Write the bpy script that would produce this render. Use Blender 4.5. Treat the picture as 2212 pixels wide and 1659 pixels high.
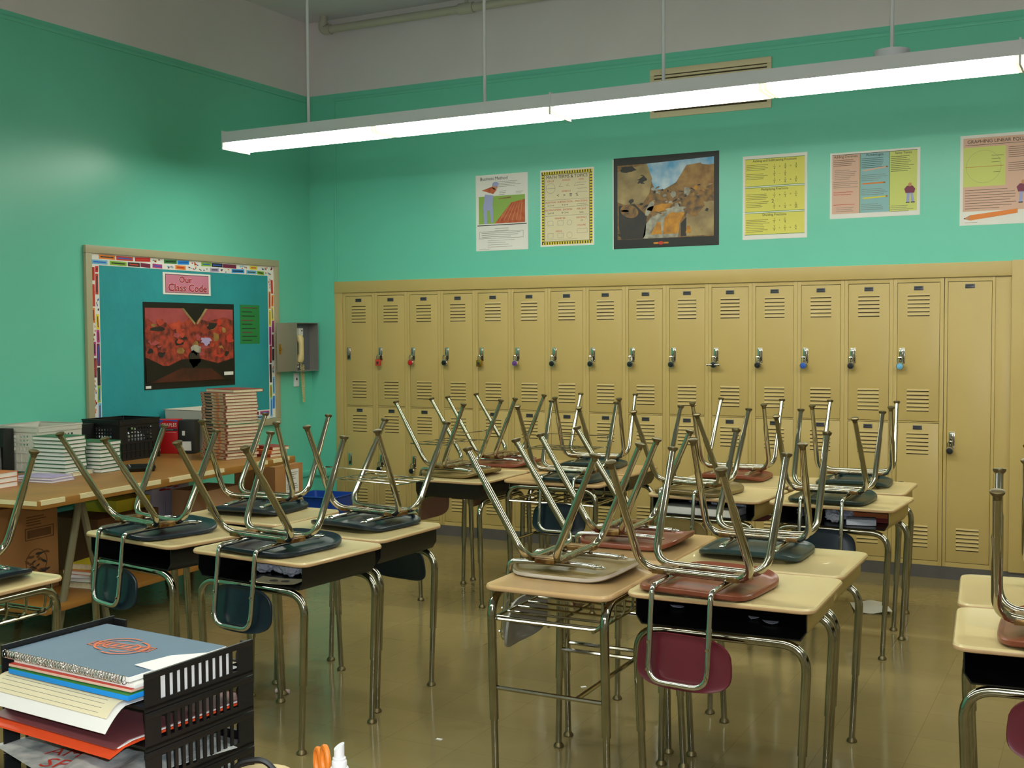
import bpy, bmesh, math, random
from mathutils import Vector, Matrix
PI = math.pi
R_ = random.Random(7)
for o in list(bpy.data.objects): bpy.data.objects.remove(o)
SC = bpy.context.scene
COL = SC.collection

# ------------------------------------------------------------------ camera
cam_d = bpy.data.cameras.new('camera'); cam = bpy.data.objects.new('camera', cam_d); COL.objects.link(cam)
YAW, PIT, ROLL = -0.4791, -0.0441, -0.0059
fw = Vector((math.sin(YAW)*math.cos(PIT), math.cos(YAW)*math.cos(PIT), math.sin(PIT)))
rt = Vector((math.cos(YAW), -math.sin(YAW), 0)); up = rt.cross(fw)
r2 = rt*math.cos(ROLL) + up*math.sin(ROLL); u2 = -rt*math.sin(ROLL) + up*math.cos(ROLL)
CAM = Vector((5.8341, -7.6723, 1.565))
cam.matrix_world = Matrix(((r2.x, u2.x, -fw.x, CAM.x), (r2.y, u2.y, -fw.y, CAM.y), (r2.z, u2.z, -fw.z, CAM.z), (0, 0, 0, 1)))
cam_d.sensor_width = 36.0; cam_d.lens = 2502.1*36/2212; cam_d.clip_start = 0.05
SC.camera = cam

# ------------------------------------------------------------------ world, exposure, camera flash
SC.view_settings.view_transform = 'Standard'; SC.view_settings.look = 'None'
SC.view_settings.exposure = 0.0; SC.view_settings.gamma = 1.0
SC.view_settings.use_curve_mapping = False
w = bpy.data.worlds.new('world'); SC.world = w; w.use_nodes = True
w.node_tree.nodes['Background'].inputs[0].default_value = (0.5, 0.5, 0.5, 1)
w.node_tree.nodes['Background'].inputs[1].default_value = 0.02
LAMP_STRENGTH = 17.0
FLASH_POWER = 34.0
fl = bpy.data.lights.new('camera_flash', 'AREA'); fl.shape = 'DISK'; fl.size = 0.03; fl.energy = FLASH_POWER; fl.color = (0.86, 0.93, 1.0)
flo = bpy.data.objects.new('camera_flash', fl); COL.objects.link(flo)
flo.matrix_world = cam.matrix_world.copy(); flo.location = CAM + u2*0.05 + r2*0.03 + fw*0.03

# ------------------------------------------------------------------ materials
def mat(name, rgb, rough=0.5, metal=0.0, spec=0.5, noise=0.0, nscale=8.0, bump=0.0, bscale=60.0, coat=0.0, rgb2=None, alpha=1.0):
    m = bpy.data.materials.new(name); m.use_nodes = True
    nt = m.node_tree; b = nt.nodes['Principled BSDF']
    def lin(c): return tuple(((x/255)/12.92 if x <= 10 else ((x/255+0.055)/1.055)**2.4) for x in c)
    c = lin(rgb)
    b.inputs['Base Color'].default_value = (*c, 1); b.inputs['Roughness'].default_value = rough
    b.inputs['Metallic'].default_value = metal; b.inputs['Specular IOR Level'].default_value = spec
    b.inputs['Coat Weight'].default_value = coat; b.inputs['Alpha'].default_value = alpha
    tc = nt.nodes.new('ShaderNodeTexCoord')
    if noise > 0 or rgb2:
        n = nt.nodes.new('ShaderNodeTexNoise'); n.inputs['Scale'].default_value = nscale; n.inputs['Detail'].default_value = 4
        nt.links.new(tc.outputs['Object'], n.inputs['Vector'])
        mx = nt.nodes.new('ShaderNodeMix'); mx.data_type = 'RGBA'
        c2 = lin(rgb2) if rgb2 else tuple(x*(1-noise) for x in c)
        mx.inputs['A'].default_value = (*c, 1); mx.inputs['B'].default_value = (*c2, 1)
        rp = nt.nodes.new('ShaderNodeMapRange'); rp.inputs['From Min'].default_value = 0.35; rp.inputs['From Max'].default_value = 0.7
        nt.links.new(n.outputs['Fac'], rp.inputs['Value']); nt.links.new(rp.outputs['Result'], mx.inputs['Factor'])
        nt.links.new(mx.outputs['Result'], b.inputs['Base Color'])
    if bump > 0:
        n2 = nt.nodes.new('ShaderNodeTexNoise'); n2.inputs['Scale'].default_value = bscale; n2.inputs['Detail'].default_value = 3
        nt.links.new(tc.outputs['Object'], n2.inputs['Vector'])
        bp = nt.nodes.new('ShaderNodeBump'); bp.inputs['Strength'].default_value = bump; bp.inputs['Distance'].default_value = 0.01
        nt.links.new(n2.outputs['Fac'], bp.inputs['Height']); nt.links.new(bp.outputs['Normal'], b.inputs['Normal'])
    return m
M = {}
def mk(key, *a, **k):
    M[key] = mat(key, *a, **k); return M[key]
mk('teal_paint', (106, 202, 176), 0.32, noise=0.06, nscale=1.2, bump=0.05, bscale=25)
mk('grey_paint', (214, 210, 214), 0.6, noise=0.05, nscale=2)
mk('cream_paint', (176, 168, 146), 0.5, noise=0.04, nscale=2)
mk('ceiling_paint', (204, 206, 214), 0.7, noise=0.05, nscale=2)
mk('locker_tan', (193, 168, 104), 0.33, noise=0.05, nscale=3, bump=0.04, bscale=90)
mk('dark_slot', (60, 50, 25), 0.7)
mk('kick_grey', (92, 88, 84), 0.6, noise=0.2)
mk('chrome', (178, 175, 160), 0.13, metal=1.0, noise=0.25, nscale=14)
mk('chrome_bright', (205, 204, 198), 0.1, metal=1.0)
mk('rusty_steel', (150, 118, 70), 0.38, metal=0.75, rgb2=(88, 56, 26), nscale=30)
mk('desk_laminate', (208, 188, 138), 0.3, noise=0.06, nscale=5, coat=0.2)
mk('desk_edge', (196, 160, 118), 0.35)
mk('wood_grain_top', (198, 162, 112), 0.28, noise=0.14, nscale=9, coat=0.2)
mk('black_plastic', (22, 22, 22), 0.28, noise=0.3, nscale=12)
mk('black_matte', (20, 20, 21), 0.5)
mk('tan_metal', (176, 152, 88), 0.4, noise=0.06)
mk('navy_plastic', (20, 34, 46), 0.3, noise=0.25, nscale=7)
mk('teal_plastic', (30, 56, 60), 0.32, noise=0.25, nscale=7)
mk('green_plastic', (24, 44, 40), 0.32, noise=0.25, nscale=7)
mk('maroon_plastic', (98, 34, 46), 0.28, noise=0.12, nscale=7)
mk('brown_maroon_plastic', (128, 68, 48), 0.28, noise=0.2, nscale=7)
mk('olive_plastic', (128, 108, 62), 0.35, noise=0.3, nscale=8)
mk('rose_plastic', (150, 108, 96), 0.35, noise=0.1)
mk('grey_plastic', (150, 148, 144), 0.3, noise=0.08)
mk('pale_lip', (186, 178, 168), 0.4)
mk('white_enamel', (228, 230, 238), 0.4)
mk('white_plastic', (225, 226, 230), 0.4)
mk('paper_white', (232, 230, 224), 0.75, noise=0.05, nscale=6)
mk('paper_cream', (226, 214, 178), 0.75, noise=0.05, nscale=6)
mk('page_edges', (226, 214, 180), 0.8, noise=0.14, nscale=90)
mk('frame_beige', (172, 164, 132), 0.45)
mk('paper_turquoise', (38, 152, 158), 0.75, noise=0.12, nscale=4, bump=0.9, bscale=9)
mk('black_print', (16, 15, 14), 0.45)
mk('ink', (40, 38, 40), 0.6)
mk('grey_ink', (128, 124, 116), 0.7)
mk('red_ink', (196, 60, 44), 0.6)
mk('sky_blue', (92, 160, 206), 0.5, rgb2=(196, 212, 220), nscale=9)
mk('tan_blur', (176, 152, 104), 0.5, rgb2=(112, 92, 58), nscale=7)
mk('brown_blur', (128, 90, 48), 0.5, rgb2=(176, 136, 74), nscale=14)
mk('crowd_blur', (150, 108, 48), 0.5, rgb2=(74, 62, 50), nscale=26)
mk('dark_blur', (46, 40, 34), 0.5, rgb2=(26, 26, 30), nscale=9)
mk('gold', (206, 142, 30), 0.5, rgb2=(150, 96, 24), nscale=18)
mk('silver_blur', (176, 172, 156), 0.5, rgb2=(110, 104, 92), nscale=20)
mk('red_crowd', (178, 66, 46), 0.5, rgb2=(66, 34, 34), nscale=22)
mk('red_orange', (202, 78, 52), 0.5, rgb2=(150, 46, 40), nscale=14)
mk('pinkish', (178, 82, 84), 0.5, rgb2=(150, 60, 62), nscale=6)
mk('dark_red_floor', (86, 36, 20), 0.5, rgb2=(44, 20, 14), nscale=8)
mk('sheet_green', (36, 128, 62), 0.75)
mk('sign_pink', (206, 126, 150), 0.6)
mk('sign_letter', (176, 14, 52), 0.6)
mk('yellow_print', (222, 214, 104), 0.65)
mk('salmon_print', (218, 178, 158), 0.65)
mk('light_blue_print', (142, 186, 190), 0.65)
mk('pale_green_print', (206, 212, 120), 0.65)
mk('orange', (226, 128, 40), 0.5)
mk('yellow', (226, 206, 50), 0.5)
mk('field_green', (140, 176, 78), 0.6)
mk('field_orange', (196, 104, 58), 0.6, rgb2=(170, 60, 30), nscale=20)
mk('shirt_blue', (158, 164, 208), 0.6)
mk('skin', (198, 140, 100), 0.6)
mk('purple', (110, 60, 140), 0.4)
mk('red', (196, 26, 30), 0.4)
mk('lilac', (176, 160, 200), 0.55)
mk('green', (46, 128, 54), 0.5)
mk('lime', (130, 180, 50), 0.5)
mk('blue', (36, 90, 190), 0.4)
mk('bright_blue', (30, 140, 220), 0.4)
mk('light_blue', (110, 180, 220), 0.4)
mk('magenta', (176, 60, 130), 0.5)
mk('plum', (120, 36, 70), 0.5)
mk('table_wood', (160, 110, 48), 0.38, noise=0.25, nscale=4)
mk('masking_tape', (222, 206, 160), 0.7)
mk('steel_paint', (120, 112, 84), 0.45)
mk('cardboard', (172, 122, 72), 0.8, noise=0.12, nscale=5)
mk('cardboard_dark', (110, 72, 38), 0.8, noise=0.15, nscale=5)
mk('cardboard_pink', (196, 152, 112), 0.8, noise=0.08, nscale=5)
mk('carton_lilac', (188, 184, 206), 0.6)
mk('crate_white', (208, 204, 192), 0.5)
mk('crate_black', (26, 26, 26), 0.4)
mk('book_green', (24, 96, 52), 0.4)
mk('book_red', (150, 52, 44), 0.4, noise=0.2, nscale=30)
mk('book_spine', (206, 190, 152), 0.5, rgb2=(168, 116, 90), nscale=24)
mk('book_orange', (206, 112, 56), 0.4)
mk('handset', (216, 196, 140), 0.35)
mk('box_grey', (150, 148, 140), 0.35, metal=0.5)
mk('box_inside', (110, 112, 118), 0.4, metal=0.4)
mk('bin_blue', (28, 72, 170), 0.4)
mk('glide_steel', (120, 108, 78), 0.4, metal=0.9)
mk('brass', (190, 150, 60), 0.25, metal=1.0)
mk('notebook_cover', (84, 110, 132), 0.5, noise=0.1, nscale=10)
mk('logo_orange', (206, 98, 40), 0.5)
mk('folder_orange', (222, 76, 34), 0.5)
mk('folder_maroon', (116, 62, 66), 0.45, noise=0.1)
mk('news', (196, 196, 190), 0.7, rgb2=(120, 130, 130), nscale=30)
mk('tray_black', (16, 16, 18), 0.4)
mk('pouch', (206, 184, 138), 0.7)
mk('vent_cream', (206, 196, 160), 0.45)
mk('pipe_paint', (176, 174, 160), 0.5)
mk('chalk', (216, 186, 186), 0.8)
mk('crumple', (206, 208, 222), 0.75)
mk('door_wood', (120, 84, 50), 0.4)
mk('plate', (86, 88, 96), 0.3, metal=0.6)
# rust near the seat ends of the chair leg frames (object-space wear, strongest on the under-seat cross tube)
def chrome_worn():
    m = mat('chrome_worn', (170, 164, 145), 0.14, metal=1.0); nt = m.node_tree; b = nt.nodes['Principled BSDF']
    tc = nt.nodes.new('ShaderNodeTexCoord'); sp = nt.nodes.new('ShaderNodeSeparateXYZ'); nt.links.new(tc.outputs['Object'], sp.inputs[0])
    mr = nt.nodes.new('ShaderNodeMapRange'); mr.inputs['From Min'].default_value = 0.05; mr.inputs['From Max'].default_value = 0.085
    mr.inputs['To Min'].default_value = 1; mr.inputs['To Max'].default_value = 0
    nt.links.new(sp.outputs['Z'], mr.inputs['Value'])
    n = nt.nodes.new('ShaderNodeTexNoise'); n.inputs['Scale'].default_value = 22; n.inputs['Detail'].default_value = 5
    nt.links.new(tc.outputs['Object'], n.inputs['Vector'])
    r = nt.nodes.new('ShaderNodeMapRange'); r.inputs['From Min'].default_value = 0.42; r.inputs['From Max'].default_value = 0.6
    nt.links.new(n.outputs['Fac'], r.inputs['Value'])
    mu = nt.nodes.new('ShaderNodeMath'); mu.operation = 'MULTIPLY'
    nt.links.new(mr.outputs['Result'], mu.inputs[0]); nt.links.new(r.outputs['Result'], mu.inputs[1])
    mx = nt.nodes.new('ShaderNodeMix'); mx.data_type = 'RGBA'; mx.inputs['A'].default_value = (0.44, 0.42, 0.34, 1); mx.inputs['B'].default_value = (0.20, 0.11, 0.035, 1)
    nt.links.new(mu.outputs[0], mx.inputs['Factor']); nt.links.new(mx.outputs['Result'], b.inputs['Base Color'])
    ro = nt.nodes.new('ShaderNodeMapRange'); ro.inputs['To Min'].default_value = 0.13; ro.inputs['To Max'].default_value = 0.45
    nt.links.new(mu.outputs[0], ro.inputs['Value']); nt.links.new(ro.outputs['Result'], b.inputs['Roughness'])
    return m
M['chrome_worn'] = chrome_worn()
def floor_mat():
    m = mat('waxed_vinyl_tile', (128, 110, 66), 0.14); nt = m.node_tree; b = nt.nodes['Principled BSDF']
    tc = nt.nodes.new('ShaderNodeTexCoord')
    br = nt.nodes.new('ShaderNodeTexBrick'); br.offset = 0.0; br.inputs['Scale'].default_value = 1.0
    br.inputs['Brick Width'].default_value = 0.305; br.inputs['Row Height'].default_value = 0.305; br.inputs['Mortar Size'].default_value = 0.0012
    br.inputs['Color1'].default_value = (0.225, 0.175, 0.075, 1); br.inputs['Color2'].default_value = (0.212, 0.164, 0.070, 1); br.inputs['Mortar'].default_value = (0.165, 0.125, 0.05, 1)
    nt.links.new(tc.outputs['Object'], br.inputs['Vector'])
    n = nt.nodes.new('ShaderNodeTexNoise'); n.inputs['Scale'].default_value = 3.5; n.inputs['Detail'].default_value = 6; nt.links.new(tc.outputs['Object'], n.inputs['Vector'])
    mx = nt.nodes.new('ShaderNodeMix'); mx.data_type = 'RGBA'; mx.blend_type = 'MULTIPLY'; mx.inputs['Factor'].default_value = 0.5
    nt.links.new(br.outputs['Color'], mx.inputs['A']); nt.links.new(n.outputs['Color'], mx.inputs['B'])
    mp = nt.nodes.new('ShaderNodeMapRange'); mp.inputs['To Min'].default_value = 0.7; mp.inputs['To Max'].default_value = 1.15
    nt.links.new(n.outputs['Fac'], mp.inputs['Value']); nt.links.new(mp.outputs['Result'], mx.inputs['B'])
    nt.links.new(mx.outputs['Result'], b.inputs['Base Color'])
    n2 = nt.nodes.new('ShaderNodeTexNoise'); n2.inputs['Scale'].default_value = 1.7; n2.inputs['Detail'].default_value = 5; nt.links.new(tc.outputs['Object'], n2.inputs['Vector'])
    rr = nt.nodes.new('ShaderNodeMapRange'); rr.inputs['To Min'].default_value = 0.06; rr.inputs['To Max'].default_value = 0.2
    nt.links.new(n2.outputs['Fac'], rr.inputs['Value']); nt.links.new(rr.outputs['Result'], b.inputs['Roughness'])
    bp = nt.nodes.new('ShaderNodeBump'); bp.inputs['Strength'].default_value = 0.12; bp.inputs['Distance'].default_value = 0.02
    n3 = nt.nodes.new('ShaderNodeTexNoise'); n3.inputs['Scale'].default_value = 6; nt.links.new(tc.outputs['Object'], n3.inputs['Vector'])
    nt.links.new(n3.outputs['Fac'], bp.inputs['Height']); nt.links.new(bp.outputs['Normal'], b.inputs['Normal'])
    return m
M['floor'] = floor_mat()
def lens_mat():
    m = bpy.data.materials.new('lit_lens'); m.use_nodes = True; b = m.node_tree.nodes['Principled BSDF']
    b.inputs['Base Color'].default_value = (0.9, 0.9, 0.85, 1); b.inputs['Emission Color'].default_value = (0.98, 1.0, 0.87, 1)
    b.inputs['Emission Strength'].default_value = LAMP_STRENGTH; return m
M['lens'] = lens_mat()
def lens_end_mat():
    m = bpy.data.materials.new('lens_end'); m.use_nodes = True; b = m.node_tree.nodes['Principled BSDF']
    b.inputs['Base Color'].default_value = (0.75, 0.75, 0.6, 1); b.inputs['Emission Color'].default_value = (1.0, 0.98, 0.7, 1)
    b.inputs['Emission Strength'].default_value = 0.9; return m
M['lens_end'] = lens_end_mat()

# ------------------------------------------------------------------ mesh helpers
class MB:
    def __init__(s, *mats): s.bm = bmesh.new(); s.mats = list(mats); s.i = {m: k for k, m in enumerate(s.mats)}
    def mi(s, m):
        if m is None: return 0
        if m not in s.i: s.i[m] = len(s.mats); s.mats.append(m)
        return s.i[m]
    def face(s, pts, m=None):
        f = s.bm.faces.new([s.bm.verts.new(Vector(p)) for p in pts]); f.material_index = s.mi(m); return f
    def box(s, x0, x1, y0, y1, z0, z1, m=None, rot=0.0, piv=None, bev=0.0):
        t = bmesh.new(); bmesh.ops.create_cube(t, size=1.0)
        for v in t.verts: v.co = Vector((x0+(v.co.x+.5)*(x1-x0), y0+(v.co.y+.5)*(y1-y0), z0+(v.co.z+.5)*(z1-z0)))
        if bev > 0: bmesh.ops.bevel(t, geom=list(t.edges), offset=bev, segments=2, profile=0.6, affect='EDGES', clamp_overlap=True)
        if rot:
            p = Vector(piv) if piv else Vector(((x0+x1)/2, (y0+y1)/2, 0)); mt = Matrix.Translation(p) @ Matrix.Rotation(rot, 4, 'Z') @ Matrix.Translation(-p)
            bmesh.ops.transform(t, matrix=mt, verts=t.verts)
        s.merge(t, m)
    def merge(s, t, m=None, mtx=None):
        k = s.mi(m); vm = {}
        for v in t.verts: vm[v] = s.bm.verts.new((mtx @ v.co) if mtx else v.co)
        for f in t.faces:
            try: nf = s.bm.faces.new([vm[v] for v in f.verts]); nf.material_index = k
            except ValueError: pass
        t.free()
    def loft(s, rings, m=None, cap0=True, cap1=True, close=True):
        k = s.mi(m); vs = [[s.bm.verts.new(Vector(p)) for p in r] for r in rings]; n = len(rings[0])
        for a, b in zip(vs, vs[1:]):
            for i in range(n if close else n-1):
                f = s.bm.faces.new((a[i], a[(i+1) % n], b[(i+1) % n], b[i])); f.material_index = k
        if cap0: s.bm.faces.new(list(reversed(vs[0]))).material_index = k
        if cap1: s.bm.faces.new(vs[-1]).material_index = k
    def tube(s, pts, r, m=None, n=10, closed=False, cap=True):
        pts = [Vector(p) for p in pts]; q = [pts[0]]
        for p in pts[1:]:
            if (p-q[-1]).length > 1e-5: q.append(p)
        pts = q; N = len(pts); rs = r if isinstance(r, (list, tuple)) else [r]*N
        if len(rs) != N: rs = [rs[min(i, len(rs)-1)] for i in range(N)]
        def tan(i):
            if closed: return (pts[(i+1) % N]-pts[i-1]).normalized()
            if i == 0: return (pts[1]-pts[0]).normalized()
            if i == N-1: return (pts[-1]-pts[-2]).normalized()
            return ((pts[i+1]-pts[i]).normalized()+(pts[i]-pts[i-1]).normalized()).normalized()
        t0 = tan(0); a = Vector((0, 0, 1)) if abs(t0.z) < 0.9 else Vector((1, 0, 0)); nrm = t0.cross(a).normalized(); rings = []
        pt = t0
        for i in range(N):
            t = tan(i); ax = pt.cross(t)
            if ax.length > 1e-7: nrm = Matrix.Rotation(pt.angle(t), 3, ax.normalized()) @ nrm
            pt = t; nrm = (nrm - t*nrm.dot(t)).normalized(); b = t.cross(nrm)
            rings.append([pts[i] + (nrm*math.cos(2*PI*j/n) + b*math.sin(2*PI*j/n))*rs[i] for j in range(n)])
        if closed: rings.append(rings[0]); s.loft(rings, m, False, False)
        else: s.loft(rings, m, cap, cap)
    def cyl(s, p0, p1, r, m=None, n=14): s.tube([p0, p1], r, m, n)
    def lathe(s, prof, c=(0, 0, 0), m=None, n=20):
        c = Vector(c); s.loft([[c+Vector((r*math.cos(2*PI*j/n), r*math.sin(2*PI*j/n), z)) for j in range(n)] for r, z in prof], m)
    def mesh(s, name, smooth=True):
        me = bpy.data.meshes.new(name); bmesh.ops.recalc_face_normals(s.bm, faces=s.bm.faces[:]); s.bm.to_mesh(me); s.bm.free()
        for k in (s.mats or ['paper_white']): me.materials.append(M[k])
        if smooth:
            me.shade_smooth(); me.set_sharp_from_angle(angle=math.radians(38))
        return me
def obj(name, me, parent=None, loc=None, rz=0.0):
    if isinstance(me, MB): me = me.mesh(name)
    o = bpy.data.objects.new(name, me); COL.objects.link(o)
    if parent: o.parent = parent
    if loc is not None: o.location = loc
    if rz: o.rotation_euler = (0, 0, rz)
    return o
def tag(o, label, cat, group=None):
    o['label'] = label; o['category'] = cat
    if group: o['group'] = group
    return o
def thing(name, label, cat, loc=(0, 0, 0), rz=0.0, group=None):
    o = bpy.data.objects.new(name, None); COL.objects.link(o); o.location = loc; o.rotation_euler = (0, 0, rz); o.empty_display_size = 0.1
    return tag(o, label, cat, group)
def struct(name, mb):
    o = obj(name, mb); o['kind'] = 'structure'; return o
def fillet(pts, rad, n=6):
    pts = [Vector(p) for p in pts]; out = [pts[0]]
    for i in range(1, len(pts)-1):
        r = rad[i-1] if isinstance(rad, (list, tuple)) else rad
        a = (pts[i-1]-pts[i]); b = (pts[i+1]-pts[i]); la, lb = a.length, b.length; a.normalize(); b.normalize(); ang = a.angle(b)
        if r <= 0 or ang > PI-0.02: out.append(pts[i]); continue
        d = min(r/math.tan(ang/2), la*.49, lb*.49); p0 = pts[i]+a*d; p1 = pts[i]+b*d
        for k in range(n+1):
            t = k/n; out.append(p0*(1-t)**2 + pts[i]*2*t*(1-t) + p1*t*t)
    out.append(pts[-1]); return out
def rrect(wx, wy, r, z=0.0, n=5, cx=0, cy=0):
    P = []
    for sx, sy, a0 in ((1, 1, 0), (-1, 1, PI/2), (-1, -1, PI), (1, -1, 1.5*PI)):
        for k in range(n+1):
            a = a0+PI/2*k/n; P.append((cx+sx*(wx/2-r)+r*math.cos(a), cy+sy*(wy/2-r)+r*math.sin(a), z))
    return P
_tc = {}
def text_mesh(txt, size):
    k = (txt, size)
    if k not in _tc:
        c = bpy.data.curves.new('t', 'FONT'); c.body = txt; c.size = size; c.resolution_u = 2; c.align_x = 'CENTER'; c.align_y = 'CENTER'
        o = bpy.data.objects.new('t', c); COL.objects.link(o)
        dg = bpy.context.evaluated_depsgraph_get(); me = bpy.data.meshes.new_from_object(o.evaluated_get(dg))
        _tc[k] = ([tuple(v.co) for v in me.vertices], [tuple(p.vertices) for p in me.polygons])
        bpy.data.objects.remove(o); bpy.data.curves.remove(c); bpy.data.meshes.remove(me)
    return _tc[k]
class Sheet(MB):
    """flat printed thing: u to the right, v up, own thickness; org + axes place it"""
    def __init__(s, org, U, V, N, *mats):
        super().__init__(*mats); s.o, s.U, s.V, s.N = Vector(org), Vector(U), Vector(V), Vector(N)
    def P(s, u, v, h): return s.o + s.U*u + s.V*v + s.N*h
    def slab(s, u0, v0, u1, v1, h0, h1, m):
        k = s.mi(m); c = [(u0, v0), (u1, v0), (u1, v1), (u0, v1)]
        s.loft([[s.P(u, v, h0) for u, v in c], [s.P(u, v, h1) for u, v in c]], m)
    def rect(s, u0, v0, u1, v1, m, L=1): s.face([s.P(u, v, s.t+L*.0006) for u, v in ((u0, v0), (u1, v0), (u1, v1), (u0, v1))], m)
    def poly(s, pts, m, L=1): s.face([s.P(u, v, s.t+L*.0006) for u, v in pts], m)
    def base(s, w_, h_, m, t=0.002): s.w, s.h, s.t = w_, h_, t; s.slab(0, 0, w_, h_, 0, t, m)
    def text(s, txt, u, v, size, m, L=2, sx=1.0, rot=0.0):
        vs, fs = text_mesh(txt, size); k = s.mi(m); c, sn = math.cos(rot), math.sin(rot)
        bv = [s.bm.verts.new(s.P(u+(x*sx)*c-y*sn, v+(x*sx)*sn+y*c, s.t+L*.0006)) for x, y, z in vs]
        for f in fs:
            try: s.bm.faces.new([bv[i] for i in f]).material_index = k
            except ValueError: pass
    def lines(s, u0, u1, vtop, n, dv, m='grey_ink', th=0.003, L=2):
        for i in range(n): s.rect(u0, vtop-i*dv-th, u0+(u1-u0)*R_.uniform(.62, 1), vtop-i*dv, m, L)
    def ring(s, u, v, r, th, m, L=2, n=20, sy=1.0):
        for j in range(n):
            a, b = 2*PI*j/n, 2*PI*(j+1)/n
            s.poly([(u+r*math.cos(a), v+sy*r*math.sin(a)), (u+r*math.cos(b), v+sy*r*math.sin(b)), (u+(r-th)*math.cos(b), v+sy*(r-th)*math.sin(b)), (u+(r-th)*math.cos(a), v+sy*(r-th)*math.sin(a))], m, L)
    def blob(s, u, v, a, b, m, L=1, n=18, rot=0, jit=0.0):
        P = []
        for j in range(n):
            t = 2*PI*j/n; k = 1+R_.uniform(-jit, jit); x, y = a*k*math.cos(t), b*k*math.sin(t); P.append((u+x*math.cos(rot)-y*math.sin(rot), v+x*math.sin(rot)+y*math.cos(rot)))
        s.poly(P, m, L)

# ------------------------------------------------------------------ room shell
RX, RY, HC, ZP = 9.2, -11.0, 4.075, 3.487
mb = MB('floor'); mb.face([(0, RY, 0), (RX, RY, 0), (RX, 0, 0), (0, 0, 0)]); struct('floor', mb)
mb = MB('ceiling_paint'); mb.face([(0, RY, HC), (0, 0, HC), (RX, 0, HC), (RX, RY, HC)]); struct('ceiling', mb)
mb = MB('teal_paint', 'grey_paint')
mb.face([(0, RY, 0), (0, 0, 0), (0, 0, ZP), (0, RY, ZP)], 'teal_paint'); mb.face([(0, RY, ZP), (0, 0, ZP), (0, 0, HC), (0, RY, HC)], 'grey_paint'); struct('wall_left', mb)
LX0, LX1, LZT, LD = 0.24, 5.28, 1.977, 0.33     # locker recess
mb = MB('teal_paint', 'grey_paint', 'locker_tan')
mb.face([(0, 0, 0), (LX0, 0, 0), (LX0, 0, LZT), (0, 0, LZT)], 'teal_paint')
mb.face([(0, 0, LZT), (RX, 0, LZT), (RX, 0, ZP), (0, 0, ZP)], 'teal_paint'); mb.face([(0, 0, ZP), (RX, 0, ZP), (RX, 0, HC), (0, 0, HC)], 'grey_paint')
mb.face([(LX0, LD, 0), (LX1, LD, 0), (LX1, LD, LZT), (LX0, LD, LZT)], 'locker_tan'); mb.face([(LX0, 0, 0), (LX0, LD, 0), (LX0, LD, LZT), (LX0, 0, LZT)], 'locker_tan')
mb.face([(LX1, 0, 0), (LX1, LD, 0), (LX1, LD, LZT), (LX1, 0, LZT)], 'locker_tan'); mb.face([(LX0, 0, LZT), (LX0, LD, LZT), (LX1, LD, LZT), (LX1, 0, LZT)], 'locker_tan')
mb.face([(LX1, 0, 0), (RX, 0, 0), (RX, 0, LZT), (LX1, 0, LZT)], 'locker_tan'); struct('wall_back', mb)
mb = MB('teal_paint', 'grey_paint')
mb.face([(RX, RY, 0), (RX, 0, 0), (RX, 0, ZP), (RX, RY, ZP)], 'cream_paint'); mb.face([(RX, RY, ZP), (RX, 0, ZP), (RX, 0, HC), (RX, RY, HC)], 'grey_paint'); struct('wall_right', mb)
mb = MB('teal_paint', 'grey_paint')
mb.face([(0, RY, 0), (RX, RY, 0), (RX, RY, ZP), (0, RY, ZP)], 'cream_paint'); mb.face([(0, RY, ZP), (RX, RY, ZP), (RX, RY, HC), (0, RY, HC)], 'grey_paint'); struct('wall_front', mb)
mb = MB('teal_paint'); mb.box(0.249, RX, -0.009, 0, 3.425, 3.449, bev=.003); mb.box(0.249, 0.268, -0.007, 0, LZT+.012, 3.425, bev=.002); struct('trim_1', mb)
mb = MB('teal_paint'); mb.box(0, 0.01, RY, -0.03, 3.432, 3.456, bev=.003); struct('trim_2', mb)
mb = MB('teal_paint'); mb.box(0, 0.016, RY, 0, 0.405, 0.45, bev=.004); struct('trim_3', mb)
mb = MB('teal_paint'); mb.box(0.016, LX0, -0.016, 0, 0.405, 0.45, bev=.004); struct('trim_4', mb)
mb = MB('locker_tan'); mb.box(LX0, LX1+.01, -0.012, 0.001, 1.895, LZT+.008, bev=.003); struct('trim_5', mb)
mb = MB('locker_tan'); mb.box(LX0, 0.3145, -0.006, LD, 0.08, 1.8945, bev=.002); struct('trim_6', mb)
mb = MB('locker_tan'); mb.box(5.188, LX1, 0.004, LD, 0.08, 1.8945, bev=.002); struct('trim_7', mb)
mb = MB('locker_tan'); mb.box(LX1, RX, -0.022, 0, 0.08, LZT+.012, bev=.004); struct('trim_8', mb)
mb = MB('kick_grey'); mb.box(LX0, RX, 0.0, 0.03, 0, 0.079); mb.box(LX1, RX, -0.012, 0, 0, 0.079); struct('baseboard_back', mb)
mb = MB('kick_grey'); mb.box(0, 0.012, RY, 0, 0, 0.1); struct('baseboard_left', mb)

# ------------------------------------------------------------------ ceiling pipe
t = thing('pipe', 'cream painted pipe running below the ceiling along the locker wall', 'pipe', (0.25, -0.12, 3.965))
mb = MB('pipe_paint'); mb.tube(fillet([(0, 0, .11), (0, 0, 0), (8.9, 0, 0)], .05), .03, n=14); obj('tube', mb, t)
mb = MB('pipe_paint'); mb.tube(fillet([(0, 0, .06), (0, 0, 0), (.07, 0, 0)], .05), .04, n=14); obj('elbow', mb, t)
for x in (1.3, 4.0, 6.7):
    mb = MB('pipe_paint'); mb.cyl((x-.06, 0, 0), (x+.06, 0, 0), .04); mb.box(x-.012, x+.012, -.008, .008, .035, .11); obj('coupling', mb, t)

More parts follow.
